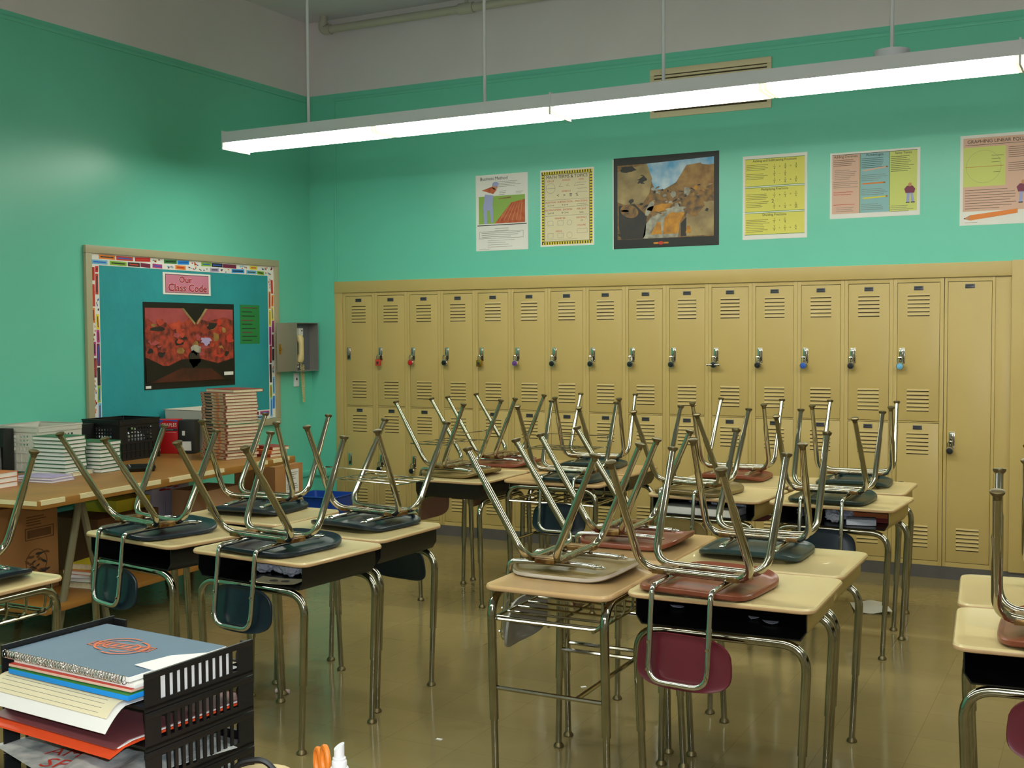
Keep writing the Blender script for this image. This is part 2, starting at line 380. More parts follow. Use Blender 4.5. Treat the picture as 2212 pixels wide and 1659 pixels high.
# ------------------------------------------------------------------ lamps
def fixture_meshes():
    L = 1.22; out = {}
    mb = MB('white_enamel'); mb.loft([[(x, y, z) for y, z in ((-.13, .037), (-.13, .108), (-.10, .115), (.10, .115), (.13, .108), (.13, .037))] for x in (.004, 2*L-.004)]); out['housing'] = mb.mesh('housing')
    mb = MB('lens')
    prof = lambda i: [(-.128+i, .036), (-.123+i, .012), (-.105+i, .002), (.105-i, .002), (.123-i, .012), (.128-i, .036)]
    mb.loft([[(x, y, z) for y, z in prof(0)] for x in (.024, L-.024)]); out['lens'] = mb.mesh('lens')
    mb = MB('lens_end')
    mb.loft([[(x, y, z) for y, z in prof(.001)] for x in (.005, .0235)])
    out['lens_cap'] = mb.mesh('lens_cap')
    mb = MB('white_enamel'); mb.box(-.005, .005, -.1355, .1355, -.007, .117); out['end_plate'] = mb.mesh('end_plate')
    return out
FM = fixture_meshes()
def lamp(y, z, x0, nmod, label, detailed):
    t = thing('pendant_lamp', label, 'lamp', (x0, y, z), -0.0203, 'fluorescent ceiling lamps')
    for k in range(nmod):
        obj('housing', FM['housing'], t, (2.44*k, 0, 0))
        for j in (0, 1):
            ln = obj('lens', FM['lens'], t, (2.44*k+1.22*j, 0, 0)); [obj('lens_cap', FM['lens_cap'], ln, (dx, 0, 0)) for dx in (0, 1.1915)]
        obj('end_plate', FM['end_plate'], t, (2.44*k, 0, 0))
    obj('end_plate', FM['end_plate'], t, (2.44*nmod, 0, 0))
    for x in [.62, 1.94, 3.07, 4.28, 6.0, 7.2][:2*nmod]:
        mb = MB('white_enamel'); mb.cyl((x, 0, .11), (x, 0, HC-z), .0095); obj('suspension_rod', mb, t)
    if detailed:
        mb = MB('white_enamel'); mb.lathe([(.03, .158), (.085, .155), (.085, .12), (.08, .112)], (4.28, 0, 0)); obj('canopy', mb, t)
lamp(-1.528, 2.803, 0.552, 3, 'long white fluorescent lamp hung on rods in front of the locker wall', True)
lamp(-4.9, 2.84, 0.552, 3, 'long white fluorescent lamp hung over the middle of the room', False)
lamp(-8.3, 2.84, 0.552, 3, 'long white fluorescent lamp hung behind the camera', False)

# ------------------------------------------------------------------ lockers
LW = 0.305
def louvres(mb, zt, n=6, wd=.133, dz=.025, y=0.0):
    for k in range(n):
        z = zt-k*dz
        mb.loft([[(-wd/2, y, z+.012), (-wd/2, y-.0038, z+.001), (-wd/2, y, z)], [(wd/2, y, z+.012), (wd/2, y-.0038, z+.001), (wd/2, y, z)]], 'locker_tan')
        mb.face([(-wd/2, y-.0004, z-.0055), (wd/2, y-.0004, z-.0055), (wd/2, y-.0004, z+.0008), (-wd/2, y-.0004, z+.0008)], 'dark_slot')
def locker_meshes():
    o = {}
    hw = LW/2-.0004
    mb = MB('locker_tan', 'dark_slot'); z0, z1 = .08, 1.8945
    mb.box(-hw, hw, .02, LD-.005, z0, z1, 'dark_slot')
    for sx in (-1, 1): mb.box(min(sx*hw, sx*.1285), max(sx*hw, sx*.1285), 0, .021, z0, z1, 'locker_tan', bev=.0015)
    for a, b in ((z0, .108), (.982, .989), (1.868, z1)): mb.box(-.1285, .1285, 0.001, .021, a, b, 'locker_tan')
    o['frame'] = mb.mesh('frame')
    mb = MB('locker_tan', 'dark_slot'); mb.box(-.1265, .1265, .002, .018, .992, 1.8645, 'locker_tan', bev=.0015); louvres(mb, 1.785, y=.002); louvres(mb, 1.183, y=.002); o['up'] = mb.mesh('door')
    mb = MB('locker_tan', 'dark_slot'); mb.box(-.1265, .1265, .002, .018, .111, .979, 'locker_tan', bev=.0015); louvres(mb, .911, y=.002); louvres(mb, .32, y=.002); o['low'] = mb.mesh('door')
    mb = MB('plate', 'ink'); mb.box(-.028, .028, -.001, .002, -.013, .013, 'plate', bev=.001); mb.box(-.022, .022, -.0016, -.001, .001, .009, 'ink'); o['plate'] = mb.mesh('number_plate')
    mb = MB('chrome_bright', 'dark_slot'); mb.box(-.017, .017, -.001, .002, -.055, .045, 'chrome_bright', bev=.001); mb.box(-.012, .012, -.0016, -.001, -.045, .03, 'dark_slot')
    mb.box(-.011, .011, -.014, -.001, -.02, .04, 'chrome_bright', bev=.004); mb.tube(fillet([(-.006, -.002, -.03), (-.006, -.016, -.03), (-.006, -.016, -.045), (-.006, -.002, -.045)], .004), .002, 'chrome_bright', 6)
    o['handle'] = mb.mesh('handle'); return o
LM = locker_meshes()
HX = -.097
names = ['first', 'second', 'third', 'fourth', 'fifth', 'sixth', 'seventh', 'eighth', 'ninth', 'tenth', 'eleventh', 'twelfth', 'thirteenth', 'fourteenth', 'fifteenth']
for i in range(15):
    x = .4687+LW*i
    lab = 'tan two-door steel locker, %s from the left end of the locker row' % names[i] if i < 8 else 'tan two-door steel locker, %s' % ('next to the tall single-door locker' if i == 14 else '%s to the left of the tall single-door locker' % {13: 'second', 12: 'third', 11: 'fourth', 10: 'fifth', 9: 'sixth', 8: 'seventh'}[i])
    t = thing('locker', lab, 'locker', (x, 0, 0), 0, 'tan two-door lockers')
    obj('frame', LM['frame'], t)
    for key, zp, zh in (('up', 1.832, 1.41), ('low', .9515, .56)):
        d = obj('door', LM[key], t); obj('number_plate', LM['plate'], d, (0, 0, zp)); obj('handle', LM['handle'], d, (HX, 0, zh))
t = thing('locker', 'tall tan locker with one full-height door at the right end of the row', 'locker', (5.041, 0, 0))
mb = MB('locker_tan', 'dark_slot'); mb.box(-.147, .1465, .02, LD-.005, .08, 1.8945, 'dark_slot')
for a, b in ((-.147, -.1285), (.1285, .1465)): mb.box(a, b, 0, .021, .08, 1.8945, 'locker_tan', bev=.0015)
for a, b in ((.08, .108), (1.868, 1.8945)): mb.box(-.1285, .1285, .001, .021, a, b, 'locker_tan')
obj('frame', mb, t)
mb = MB('locker_tan', 'dark_slot'); mb.box(-.1265, .1265, .002, .018, .111, 1.8645, 'locker_tan', bev=.0015); louvres(mb, .315, y=.002); d = obj('door', mb, t)
obj('number_plate', LM['plate'], d, (0, 0, 1.838)); obj('handle', LM['handle'], d, (HX, 0, .885))
# padlocks
def round_lock(col):
    o = {}
    mb = MB('chrome_bright'); mb.tube(fillet([(-.013, 0, -.004), (-.013, 0, .03), (.013, 0, .03), (.013, 0, -.004)], .012), .0035, n=8); o['shackle'] = mb.mesh('shackle')
    mb = MB('chrome_bright'); mb.loft([[(.024*k*math.cos(a), y, -.026+.024*k*math.sin(a)) for a in [2*PI*j/20 for j in range(20)]] for k, y in ((.85, .009), (1, .006), (1, -.006), (.9, -.009))]); o['body'] = mb.mesh('body')
    mb = MB(col); mb.loft([[(.019*k*math.cos(a), y, -.026+.019*k*math.sin(a)) for a in [2*PI*j/20 for j in range(20)]] for k, y in ((1, -.009), (.95, -.013), (.5, -.014), (.45, -.019), (.3, -.019))]); o['dial'] = mb.mesh('dial')
    return o
def block_lock(col):
    o = {}
    mb = MB('chrome_bright'); mb.tube(fillet([(-.012, 0, -.004), (-.012, 0, .03), (.012, 0, .03), (.012, 0, -.004)], .011), .0035, n=8); o['shackle'] = mb.mesh('shackle')
    mb = MB(col); mb.box(-.021, .021, -.009, .009, -.052, -.003, bev=.003); o['body'] = mb.mesh('body')
    mb = MB('ink'); mb.box(-.008, .008, -.0096, -.009, -.04, -.02); o['dial'] = mb.mesh('keyhole_plate')
    return o
LOCKS = {'black': round_lock('black_print'), 'purple': round_lock('purple'), 'red': round_lock('red'), 'blue': round_lock('blue'), 'light_blue': round_lock('light_blue'), 'pink': block_lock('red_ink'), 'brass': block_lock('brass')}
def padlock(x, z, kind, label):
    t = thing('padlock', label, 'padlock', (x+HX-.008, -.026, z-.045), 0, 'padlocks on the lockers')
    for k, m in LOCKS[kind].items(): obj(m.name.split('.')[0], m, t)
pk = {1: ('pink', 'small reddish block padlock on the upper door of the second locker from the left'), 2: ('red', 'round chrome padlock with a bright red dial on a locker door'),
      3: ('black', 'black-dial padlock on the fourth upper locker door from the left'), 4: ('brass', 'square brass padlock hanging from an upper locker door'), 5: ('purple', 'round padlock with a purple dial'),
      6: ('black', 'black-dial padlock next to the right of the purple padlock'), 7: ('black', 'black-dial padlock on the eighth upper locker door from the left'), 8: ('black', 'black-dial padlock on the ninth upper locker door from the left'),
      9: ('black', 'black-dial padlock just left of the wide-knobbed padlock'), 10: ('black', 'black-dial padlock with a wide horizontal chrome bar across it'),
      11: ('black', 'black-dial padlock just left of the dark blue padlock'), 12: ('blue', 'round padlock with a dark blue dial'), 13: ('black', 'black-dial padlock between the dark blue and the light blue padlocks'), 14: ('light_blue', 'round padlock with a light blue dial')}
for i, (k, lab) in pk.items():
    padlock(.4687+LW*i, 1.41, k, lab)
mbx = MB('chrome_bright'); mbx.cyl((-.04, -.012, -.026), (.04, -.012, -.026), .006); mbx.cyl((-.045, -.012, -.026), (-.037, -.012, -.026), .009); mbx.cyl((.037, -.012, -.026), (.045, -.012, -.026), .009)
for o in list(COL.objects):
    if o.get('label') == pk[10][1]: obj('bar', mbx, o)
padlock(.4687+LW, .56, 'black', 'black-dial padlock on the lower door of the second locker from the left')
padlock(.4687+2*LW, .56, 'black', 'black-dial padlock on the lower door of the third locker from the left')
padlock(5.041, .885, 'black', 'black-dial padlock on the tall single-door locker')

# ------------------------------------------------------------------ vent
t = thing('wall_vent', 'cream rectangular air vent high on the locker wall behind the lamp', 'vent', (2.947, 0, 3.047))
VW, VH = .853, .334
mb = MB('vent_cream'); 
for b in ((0, VW, 0, .04), (0, VW, VH-.04, VH)): mb.box(b[0], b[1], -.012, 0, b[2], b[3], bev=.002)
for b in ((0, .03), (VW-.03, VW)): mb.box(b[0], b[1], -.012, 0, .04, VH-.04, bev=.002)
for sx in (.07, VW-.07):
    for sz in (.02, VH-.02): mb.cyl((sx, -.015, sz), (sx, -.011, sz), .008)
obj('frame', mb, t)
mb = MB('dark_slot'); mb.box(.03, VW-.03, -.003, 0, .04, VH-.04); obj('backing', mb, t)
mb = MB('vent_cream')
for k in range(10): mb.box(.03, VW-.03, -.011, -.003, .052+k*.0245, .066+k*.0245)
obj('slats', mb, t)

# ------------------------------------------------------------------ posters on the locker wall
def wall_sheet(x0, z0, *m): return Sheet((x0, 0, z0), (1, 0, 0), (0, 0, 1), (0, -1, 0), *m)
# business method (golfer)
s = wall_sheet(1.552, 2.182); s.base(.438, .565, 'paper_white')
s.text('Business Method', .155, .535, .034, 'ink'); s.lines(.19, .41, .51, 4, .012, 'grey_ink', .0025); s.lines(.2, .27, .44, 3, .012); s.lines(.34, .41, .43, 2, .012)
s.rect(.025, .2, .415, .405, 'field_green'); s.poly([(.16, .2), (.415, .2), (.415, .37), (.3, .35)], 'field_orange', 2)
for k in range(6): s.poly([(.2+.035*k, .22), (.206+.035*k, .22), (.3+.018*k, .345), (.297+.018*k, .345)], 'skin', 3)
s.poly([(.19, .385), (.3, .395), (.3, .383), (.2, .38)], 'brown_blur', 2)
s.poly([(.07, .2), (.1, .2), (.098, .3), (.12, .3), (.13, .21), (.15, .21), (.145, .35), (.15, .41), (.08, .42), (.065, .33)], 'shirt_blue', 4)
s.poly([(.05, .45), (.14, .475), (.18, .45), (.15, .42), (.09, .44)], 'field_orange', 5); s.blob(.165, .478, .024, .026, 'skin', 5); s.blob(.17, .492, .027, .018, 'shirt_blue', 6)
s.rect(.012, .186, .428, .192, 'ink', 2); s.lines(.16, .3, .165, 2, .016)
for a in ((.03, .09, .4, .0925), (.03, .14, .4, .1425), (.03, .09, .0325, .14), (.3975, .09, .4, .14)): s.rect(*a, 'grey_ink', 2)
s.lines(.05, .39, .132, 3, .014); s.lines(.1, .33, .076, 4, .016, 'grey_ink', .002); s.lines(.03, .15, .012, 1, .01, 'grey_ink', .002)
tag(obj('poster', s), 'white poster titled Business Method with a golfer in a striped field', 'poster', 'posters above the lockers')
# math terms
s = wall_sheet(2.092, 2.193); s.base(.428, .555, 'paper_white')
s.rect(.012, .012, .416, .543, 'yellow', 1); s.rect(.034, .034, .394, .521, 'paper_cream', 2)
for k in range(20): s.rect(.012+.0202*k, .014, .02+.0202*k, .032, 'ink', 2); s.rect(.012+.0202*k, .523, .02+.0202*k, .541, 'ink', 2)
for k in range(25): s.rect(.014, .03+.0202*k, .031, .038+.0202*k, 'ink', 2); s.rect(.397, .03+.0202*k, .414, .038+.0202*k, 'ink', 2)
for a in ((.034, .034, .394, .037), (.034, .518, .394, .521), (.034, .034, .037, .521), (.391, .034, .394, .521)): s.rect(*a, 'ink', 3)
s.text('MATH TERMS & TOPICS', .214, .5, .034, 'ink', 4, .92)
for tx, u, v in (('CIRCLE', .085, .472), ('ANGLES', .21, .474), ('LINES', .33, .474), ('SYMBOLS', .21, .394), ('ADDITION', .085, .318), ('SUBTRACTION', .2, .318), ('FRACTIONS', .33, .318), ('MULTIPLICATION', .1, .262), ('DIVISION', .22, .262), ('PERCENT', .33, .262), ('PERIMETER', .16, .2), ('DECIMALS', .33, .2), ('VOLUME', .33, .145), ('AREAS', .15, .108)): s.text(tx, u, v, .0175, 'red_ink', 4)
s.ring(.085, .42, .037, .0016, 'grey_ink', 4); s.rect(.05, .419, .12, .421, 'grey_ink', 4)
for k, c in enumerate('<> %'): s.text(c, .145+.05*k, .365, .032, 'ink', 4)
for q in ((.236, .372, .256, .3755), (.240, .355, .2435, .372), (.248, .355, .2515, .372)): s.rect(*q, 'ink', 4)
for u in (.15, .21, .27): s.poly([(u, .43), (u+.03, .43), (u+.03, .4315), (u+.003, .4315), (u+.02, .452), (u+.018, .4525)], 'grey_ink', 4)
for v in (.452, .435, .41, .385): s.lines(.295, .385, v, 1, .01, 'grey_ink', .0018, 4)
for v in (.335, .28, .22): s.rect(.04, v, .39, v+.0015, 'grey_ink', 4)
s.text('2+2=4', .085, .296, .02, 'grey_ink', 4); s.text('9-5=4', .2, .296, .02, 'grey_ink', 4); s.text('2x4=8', .085, .24, .02, 'grey_ink', 4); s.text('8÷2=4', .2, .24, .02, 'grey_ink', 4); s.text('50%', .33, .236, .02, 'grey_ink', 4); s.text('.25', .33, .18, .02, 'grey_ink', 4); s.lines(.295, .385, .3, 2, .012, 'grey_ink', .0018, 4)
for u, v in ((.06, .15), (.14, .15), (.06, .06), (.14, .06)):
    for a in ((u, v, u+.045, v+.0015), (u, v+.033, u+.045, v+.0345), (u, v, u+.0015, v+.034), (u+.0435, v, u+.045, v+.034)): s.rect(*a, 'grey_ink', 4)
s.ring(.235, .168, .02, .0015, 'grey_ink', 4, 8); s.ring(.235, .078, .022, .0015, 'grey_ink', 4)
for a in ((.295, .09, .375, .0915), (.295, .12, .375, .1215), (.295, .09, .2965, .12), (.3735, .09, .375, .12)): s.rect(*a, 'grey_ink', 4)
s.lines(.05, .38, .05, 1, .01, 'grey_ink', .0015, 4)
tag(obj('poster', s), 'white math terms and topics poster with a yellow and black rope border', 'poster', 'posters above the lockers')
# large dark-bordered picture
s = wall_sheet(2.671, 2.155); s.base(.77, .637, 'black_print', .003)
s.rect(-.006, -.004, 0, .63, 'paper_white', 0); s.rect(.03, .063, .735, .585, 'crowd_blur', 1)
s.poly([(.25, .585), (.735, .6), (.735, .54), (.62, .56), (.52, .49), (.46, .44), (.38, .4), (.31, .4), (.27, .5)], 'sky_blue', 2)
s.poly([(.03, .33), (.03, .54), (.12, .56), (.25, .585), (.29, .48), (.27, .38), (.22, .31), (.1, .3)], 'tan_blur', 3); s.blob(.215, .475, .035, .03, 'dark_blur', 4, jit=.2); s.blob(.11, .555, .06, .022, 'dark_blur', 4, jit=.2)
s.poly([(.47, .45), (.54, .555), (.64, .565), (.66, .545), (.735, .55), (.735, .38), (.5, .38)], 'brown_blur', 3)
s.poly([(.04, .3), (.16, .31), (.25, .22), (.24, .09), (.22, .065), (.06, .065), (.04, .15)], 'dark_blur', 4); s.blob(.12, .26, .07, .045, 'crowd_blur', 5, rot=-.3)
s.poly([(.22, .065), (.48, .065), (.5, .2), (.47, .26), (.3, .23), (.24, .16)], 'silver_blur', 4); s.poly([(.28, .09), (.36, .09), (.355, .17), (.33, .18)], 'gold', 5); s.poly([(.37, .09), (.48, .09), (.49, .16), (.53, .23), (.44, .25), (.38, .2)], 'gold', 5)
s.blob(.27, .27, .022, .06, 'silver_blur', 5, rot=-.5, jit=.1); s.blob(.47, .255, .065, .025, 'silver_blur', 6, jit=.3); s.blob(.35, .275, .09, .025, 'gold', 5, rot=.15, jit=.2); s.blob(.44, .36, .02, .02, 'silver_blur', 5, jit=.3); s.blob(.545, .38, .02, .028, 'silver_blur', 5, jit=.3)
for k in range(70):
    u, v = R_.uniform(.26, .72), R_.uniform(.22, .42); s.blob(u, v, R_.uniform(.006, .02), R_.uniform(.004, .012), R_.choice(['gold', 'dark_blur', 'silver_blur', 'brown_blur', 'crowd_blur', 'tan_blur', 'black_print']), 4.2+k*.01, 8, R_.uniform(-.5, .5), .3)
for k in range(30):
    u, v = R_.uniform(.05, .26), R_.uniform(.07, .5); s.blob(u, v, R_.uniform(.01, .035), R_.uniform(.005, .016), 'tan_blur' if v > .33 else 'dark_blur', 4.8+k*.01, 10, R_.uniform(-.5, .5), .25)
s.poly([(.5, .07), (.735, .07), (.735, .3), (.66, .3), (.54, .22)], 'tan_blur', 4); s.blob(.6, .27, .07, .06, 'crowd_blur', 5, jit=.2); s.poly([(.535, .09), (.575, .09), (.565, .14), (.545, .14)], 'gold', 6); s.poly([(.5, .07), (.54, .07), (.54, .2), (.5, .16)], 'dark_blur', 5)
s.blob(.355, .03, .02, .012, 'red_ink', 2); s.rect(.3, .024, .335, .036, 'gold', 2); s.rect(.375, .024, .41, .036, 'gold', 2)
tag(obj('poster', s), 'large black-bordered picture poster of a crowd under blue sky', 'poster', 'posters above the lockers')
# yellow fractions
s = wall_sheet(3.605, 2.18); s.base(.432, .557, 'paper_white')
for v0, v1 in ((.352, .535), (.182, .345), (.03, .175)): s.rect(.016, v0, .416, v1, 'yellow_print'); s.rect(.016, v1-.003, .416, v1, 'green', 2); s.rect(.016, v0, .416, v0+.003, 'green', 2)
for tx, v in (('Adding and Subtracting Fractions', .52), ('Multiplying Fractions', .33), ('Dividing Fractions', .16)): s.text(tx, .216, v, .022, 'ink', 3)
for v in (.495, .435, .3, .25, .13, .085): s.lines(.025, .185, v, 4, .011, 'ink', .0022)
def frac(u, v, a, b): s.text(a, u, v+.011, .019, 'ink', 3); s.text(b, u, v-.011, .019, 'ink', 3); s.rect(u-.009, v-.001, u+.009, v+.001, 'ink', 3)
for v, row in ((.475, '1/4+2/4=3/4'), (.43, '3/5-1/5'), (.385, '1/3+1/6=3/6'), (.29, '1/2x1/3=1/6'), (.215, '2/5x1/4=2/20'), (.12, '1/2÷1/4'), (.07, '3/4÷1/2=6/4')):
    u = .215
    for part in row.replace('=', ' = ').replace('+', ' + ').replace('-', ' - ').replace('x', ' x ').replace('÷', ' ÷ ').split():
        if '/' in part: a, b = part.split('/'); frac(u, v, a, b)
        else: s.text(part, u, v, .02, 'ink', 3)
        u += .036
s.text('2', .205, .25, .034, 'ink', 3)
tag(obj('poster', s), 'yellow fractions poster in three bands with white margins', 'poster', 'posters above the lockers')
# three-column
s = wall_sheet(4.184, 2.291); s.base(.557, .423, 'paper_white')
def figure(s, u, v, k=1.0):
    s.poly([(u-.022*k, v), (u-.004*k, v), (u-.002*k, v+.05*k), (u+.004*k, v+.05*k), (u+.008*k, v), (u+.026*k, v), (u+.018*k, v+.06*k), (u-.018*k, v+.06*k)], 'shirt_blue', 4)
    s.poly([(u-.026*k, v+.055*k), (u+.026*k, v+.055*k), (u+.032*k, v+.08*k), (u+.016*k, v+.1*k), (u-.018*k, v+.1*k), (u-.034*k, v+.082*k)], 'plum', 5); s.blob(u, v+.108*k, .011*k, .012*k, 'skin', 6)
    s.rect(u-.024*k, v-.006*k, u-.002*k, v, 'ink', 5); s.rect(u+.006*k, v-.006*k, u+.03*k, v, 'ink', 5)
for u0, u1, m in ((.014, .19, 'salmon_print'), (.19, .372, 'light_blue_print'), (.372, .54, 'pale_green_print')): s.rect(u0, .03, u1, .41, m)
for u in (.19, .372): s.rect(u-.0015, .03, u+.0015, .41, 'green', 2)
s.rect(.014, .407, .54, .41, 'ink', 2)
for tx, u, sz in (('Adding Decimals', .1, .022), ('Percentages', .281, .022), ('Sales Taxes', .456, .022)): s.text(tx, u, .395, sz, 'ink', 3)
for u0, u1, v, n in ((.022, .18, .375, 4), (.03, .17, .31, 6), (.022, .18, .235, 4), (.04, .16, .07, 3), (.198, .364, .375, 6), (.198, .364, .27, 4), (.198, .364, .18, 4), (.198, .364, .085, 4), (.38, .53, .375, 9), (.38, .53, .065, 4)): s.lines(u0, u1, v, n, .0115, 'ink' if v in (.375,) else 'grey_ink', .0026)
for v in (.17, .155, .09): s.lines(.022, .17, v, 1, .01, 'red_ink', .003)
for (u0, v0, u1, v1), m in zip(((.2, .294, .36, .31), (.195, .21, .345, .212), (.2, .118, .36, .124)), ('salmon_print', 'orange', 'yellow')):
    s.poly([(u0, v0+.004), (u0+.02, v0), (u1, v1), (u1, v1+.009), (u0+.02, v0+.009)], m, 4); s.rect(u1-.01, v1, u1+.002, v1+.009, 'brown_blur', 5)
figure(s, .497, .085)
tag(obj('poster', s), 'landscape poster in pink, blue and yellow columns with three pencils', 'poster', 'posters above the lockers')
# linear equations
s = wall_sheet(4.976, 2.21); s.base(.5, .55, 'paper_white')
s.rect(.018, .085, .482, .532, 'salmon_print'); s.text('GRAPHING LINEAR EQUATIONS', .25, .508, .029, 'ink', 3); s.rect(.03, .487, .47, .4895, 'ink', 3)
s.rect(.018, .235, .26, .475, 'pale_green_print', 2); s.ring(.135, .355, .1, .001, 'grey_ink', 3); s.rect(.03, .354, .25, .356, 'red_ink', 3); s.lines(.18, .25, .42, 3, .02, 'ink', .002, 4); s.lines(.19, .24, .32, 1, .02, 'ink', .002, 4)
s.lines(.275, .47, .465, 6, .012, 'ink', .0024); s.lines(.275, .47, .37, 5, .012, 'ink', .0024); s.lines(.03, .33, .215, 8, .016, 'ink', .0026); figure(s, .36, .13, 1.1)
s.poly([(.022, .042), (.06, .03), (.33, .064), (.33, .09), (.06, .062)], 'orange', 3); s.poly([(.022, .042), (.06, .03), (.06, .062)], 'skin', 4); s.poly([(.022, .042), (.034, .038), (.034, .047)], 'ink', 5); s.lines(.03, .12, .018, 1, .01, 'grey_ink', .002)
tag(obj('poster', s), 'pink and yellow graphing poster with a big orange pencil, rightmost on the wall', 'poster', 'posters above the lockers')

# ------------------------------------------------------------------ bulletin board on the left wall
BY0, BY1, BZ0, BZ1 = -2.36, -0.438, 0.86, 2.142
t = thing('bulletin_board', 'beige-framed bulletin board lined with turquoise paper and a colourful border', 'bulletin board', (0, BY0, BZ0))
BW, BH = BY1-BY0, BZ1-BZ0
mb = MB('frame_beige')
for y0, y1, z0, z1 in ((0, BW, 0, .05), (0, BW, BH-.05, BH), (0, .05, .05, BH-.05), (BW-.05, BW, .05, BH-.05)): mb.box(0, .028, y0, y1, z0, z1, bev=.004)
obj('frame', mb, t)
mb = MB('paper_turquoise'); mb.box(0, .010, .05, BW-.05, .05, BH-.05); obj('paper_backing', mb, t)
TAGS = ['light_blue', 'yellow', 'green', 'plum', 'red', 'lime', 'orange', 'bright_blue', 'magenta', 'lilac', 'ink', 'red_ink']
def border(w_, h_, vert):
    s = Sheet((.0105, 0, 0), (0, 1, 0), (0, 0, 1), (1, 0, 0)); s.base(w_, h_, 'paper_white', .0012)
    L, W_ = (h_, w_) if vert else (w_, h_); k = 0
    def quad(a, b, v0, v1, sk, m, lv):
        P = [(a, v0), (b, v0+sk), (b, v1+sk), (a, v1)]; s.poly(P if not vert else [(y, x) for x, y in reversed(P)], m, lv)
    for row in (0, 1):
        p = .01+row*.06
        while p < L-.03:
            l = R_.uniform(.08, .15); b = min(p+l, L-.006); m = TAGS[(k*5+row*3) % len(TAGS)]; v0 = .006+row*(W_/2-.003)+R_.uniform(-.002, .002); v1 = v0+W_/2-.010; sk = R_.uniform(-.004, .004)
            if R_.random() < .72:
                quad(p, b, v0, v1, sk, m, 2); mid = (v0+v1)/2
                quad(p+.014, b-.014, mid-.004, mid+.004, sk, R_.choice(['ink', 'plum', 'blue', 'red_ink']), 3)
            else:
                for _ in range(7):
                    x = R_.uniform(p, max(p+.002, b-.016)); y = R_.uniform(v0, v1-.008); quad(x, x+.014, y, y+.007, 0, R_.choice(['orange', 'light_blue', 'grey_ink', 'red_ink', 'blue']), 2)
            p = b+R_.uniform(.0, .025); k += 1
    return s
obj('border_trim', border(BW-.1, .075, False), t, (0, .05, BH-.125)); obj('border_trim', border(.07, BH-.18, True), t, (0, .05, .055)); obj('border_trim', border(.07, BH-.18, True), t, (0, BW-.12, .055)); obj('border_trim', border(BW-.24, .07, False), t, (0, .12, .052))
def left_sheet(y0, z0, x=.0103): return Sheet((x, y0, z0), (0, 1, 0), (0, 0, 1), (1, 0, 0))
s = left_sheet(-1.677, 1.846); s.base(.475, .153, 'paper_white', .004); s.rect(.022, .012, .453, .141, 'ink', 1); s.rect(.026, .015, .449, .137, 'sign_pink', 2)

for k in range(8):
    ox, oy = .0036*math.cos(k*PI/4), .0036*math.sin(k*PI/4); s.text('Our', .215+ox, .104+oy, .062, 'paper_white', 3+k*.2, 1.2); s.text('Class Code', .238+ox, .047+oy, .074, 'paper_white', 3+k*.2, 1.12)
for k in range(5):
    ox = (0, .0017, -.0017, 0, 0)[k]; oy = (0, 0, 0, .0017, -.0017)[k]; s.text('Our', .215+ox, .104+oy, .062, 'sign_letter', 5+k*.2, 1.2); s.text('Class Code', .238+ox, .047+oy, .074, 'sign_letter', 5+k*.2, 1.12)
tag(obj('sign', s), 'small pink sign reading Our Class Code at the top of the bulletin board', 'sign')
s = left_sheet(-1.865, 1.192); s.base(.911, .598, 'black_print', .003)
s.rect(.015, .16, .896, .558, 'red_crowd', 1); s.poly([(.015, .558), (.38, .558), (.45, .5), (.36, .45), (.1, .45), (.015, .5)], 'pinkish', 2); s.poly([(.896, .558), (.59, .558), (.52, .49), (.62, .47), (.8, .5), (.896, .48)], 'pinkish', 2)
s.poly([(.36, .56), (.62, .56), (.5, .46)], 'black_print', 3); s.poly([(.36, .56), (.385, .56), (.5, .455), (.49, .445)], 'tan_blur', 4); s.poly([(.6, .56), (.625, .56), (.52, .445), (.51, .455)], 'tan_blur', 4)
for k in range(46):
    u = R_.uniform(.05, .87); v = R_.uniform(.2, .47); s.blob(u, v, R_.uniform(.02, .06), R_.uniform(.01, .03), R_.choice(['red_orange', 'red_crowd', 'red_orange', 'brown_blur', 'pinkish', 'dark_blur', 'red_ink']), 5+k*.05, 9, jit=.35)
s.blob(.49, .27, .05, .04, 'silver_blur', 9, jit=.3); s.blob(.6, .33, .05, .03, 'lilac', 8, jit=.3); s.blob(.48, .2, .06, .06, 'dark_blur', 9, jit=.2)
s.poly([(.015, .045), (.896, .045), (.896, .2), (.72, .165), (.55, .2), (.35, .2), (.2, .15), (.015, .22)], 'black_print', 9); s.poly([(.05, .045), (.8, .045), (.65, .13), (.35, .14)], 'dark_red_floor', 10)
s.blob(.835, .085, .055, .05, 'black_print', 11); s.rect(.785, .075, .885, .1, 'paper_white', 12); s.rect(.01, .008, .06, .026, 'paper_white', 2)
tag(obj('poster', s), 'dark poster of a red crowd in the middle of the bulletin board', 'poster')
s = left_sheet(-.885, 1.494); s.base(.222, .294, 'sheet_green', .001)
for k, v in enumerate((.275, .245, .213, .18, .152, .118, .09, .06, .03)): s.lines(.02, .2, v, 1, .01, 'ink' if k % 3 else 'plum', .006)
tag(obj('notice_sheet', s), 'green handwritten sheet on the right of the bulletin board', 'notice')

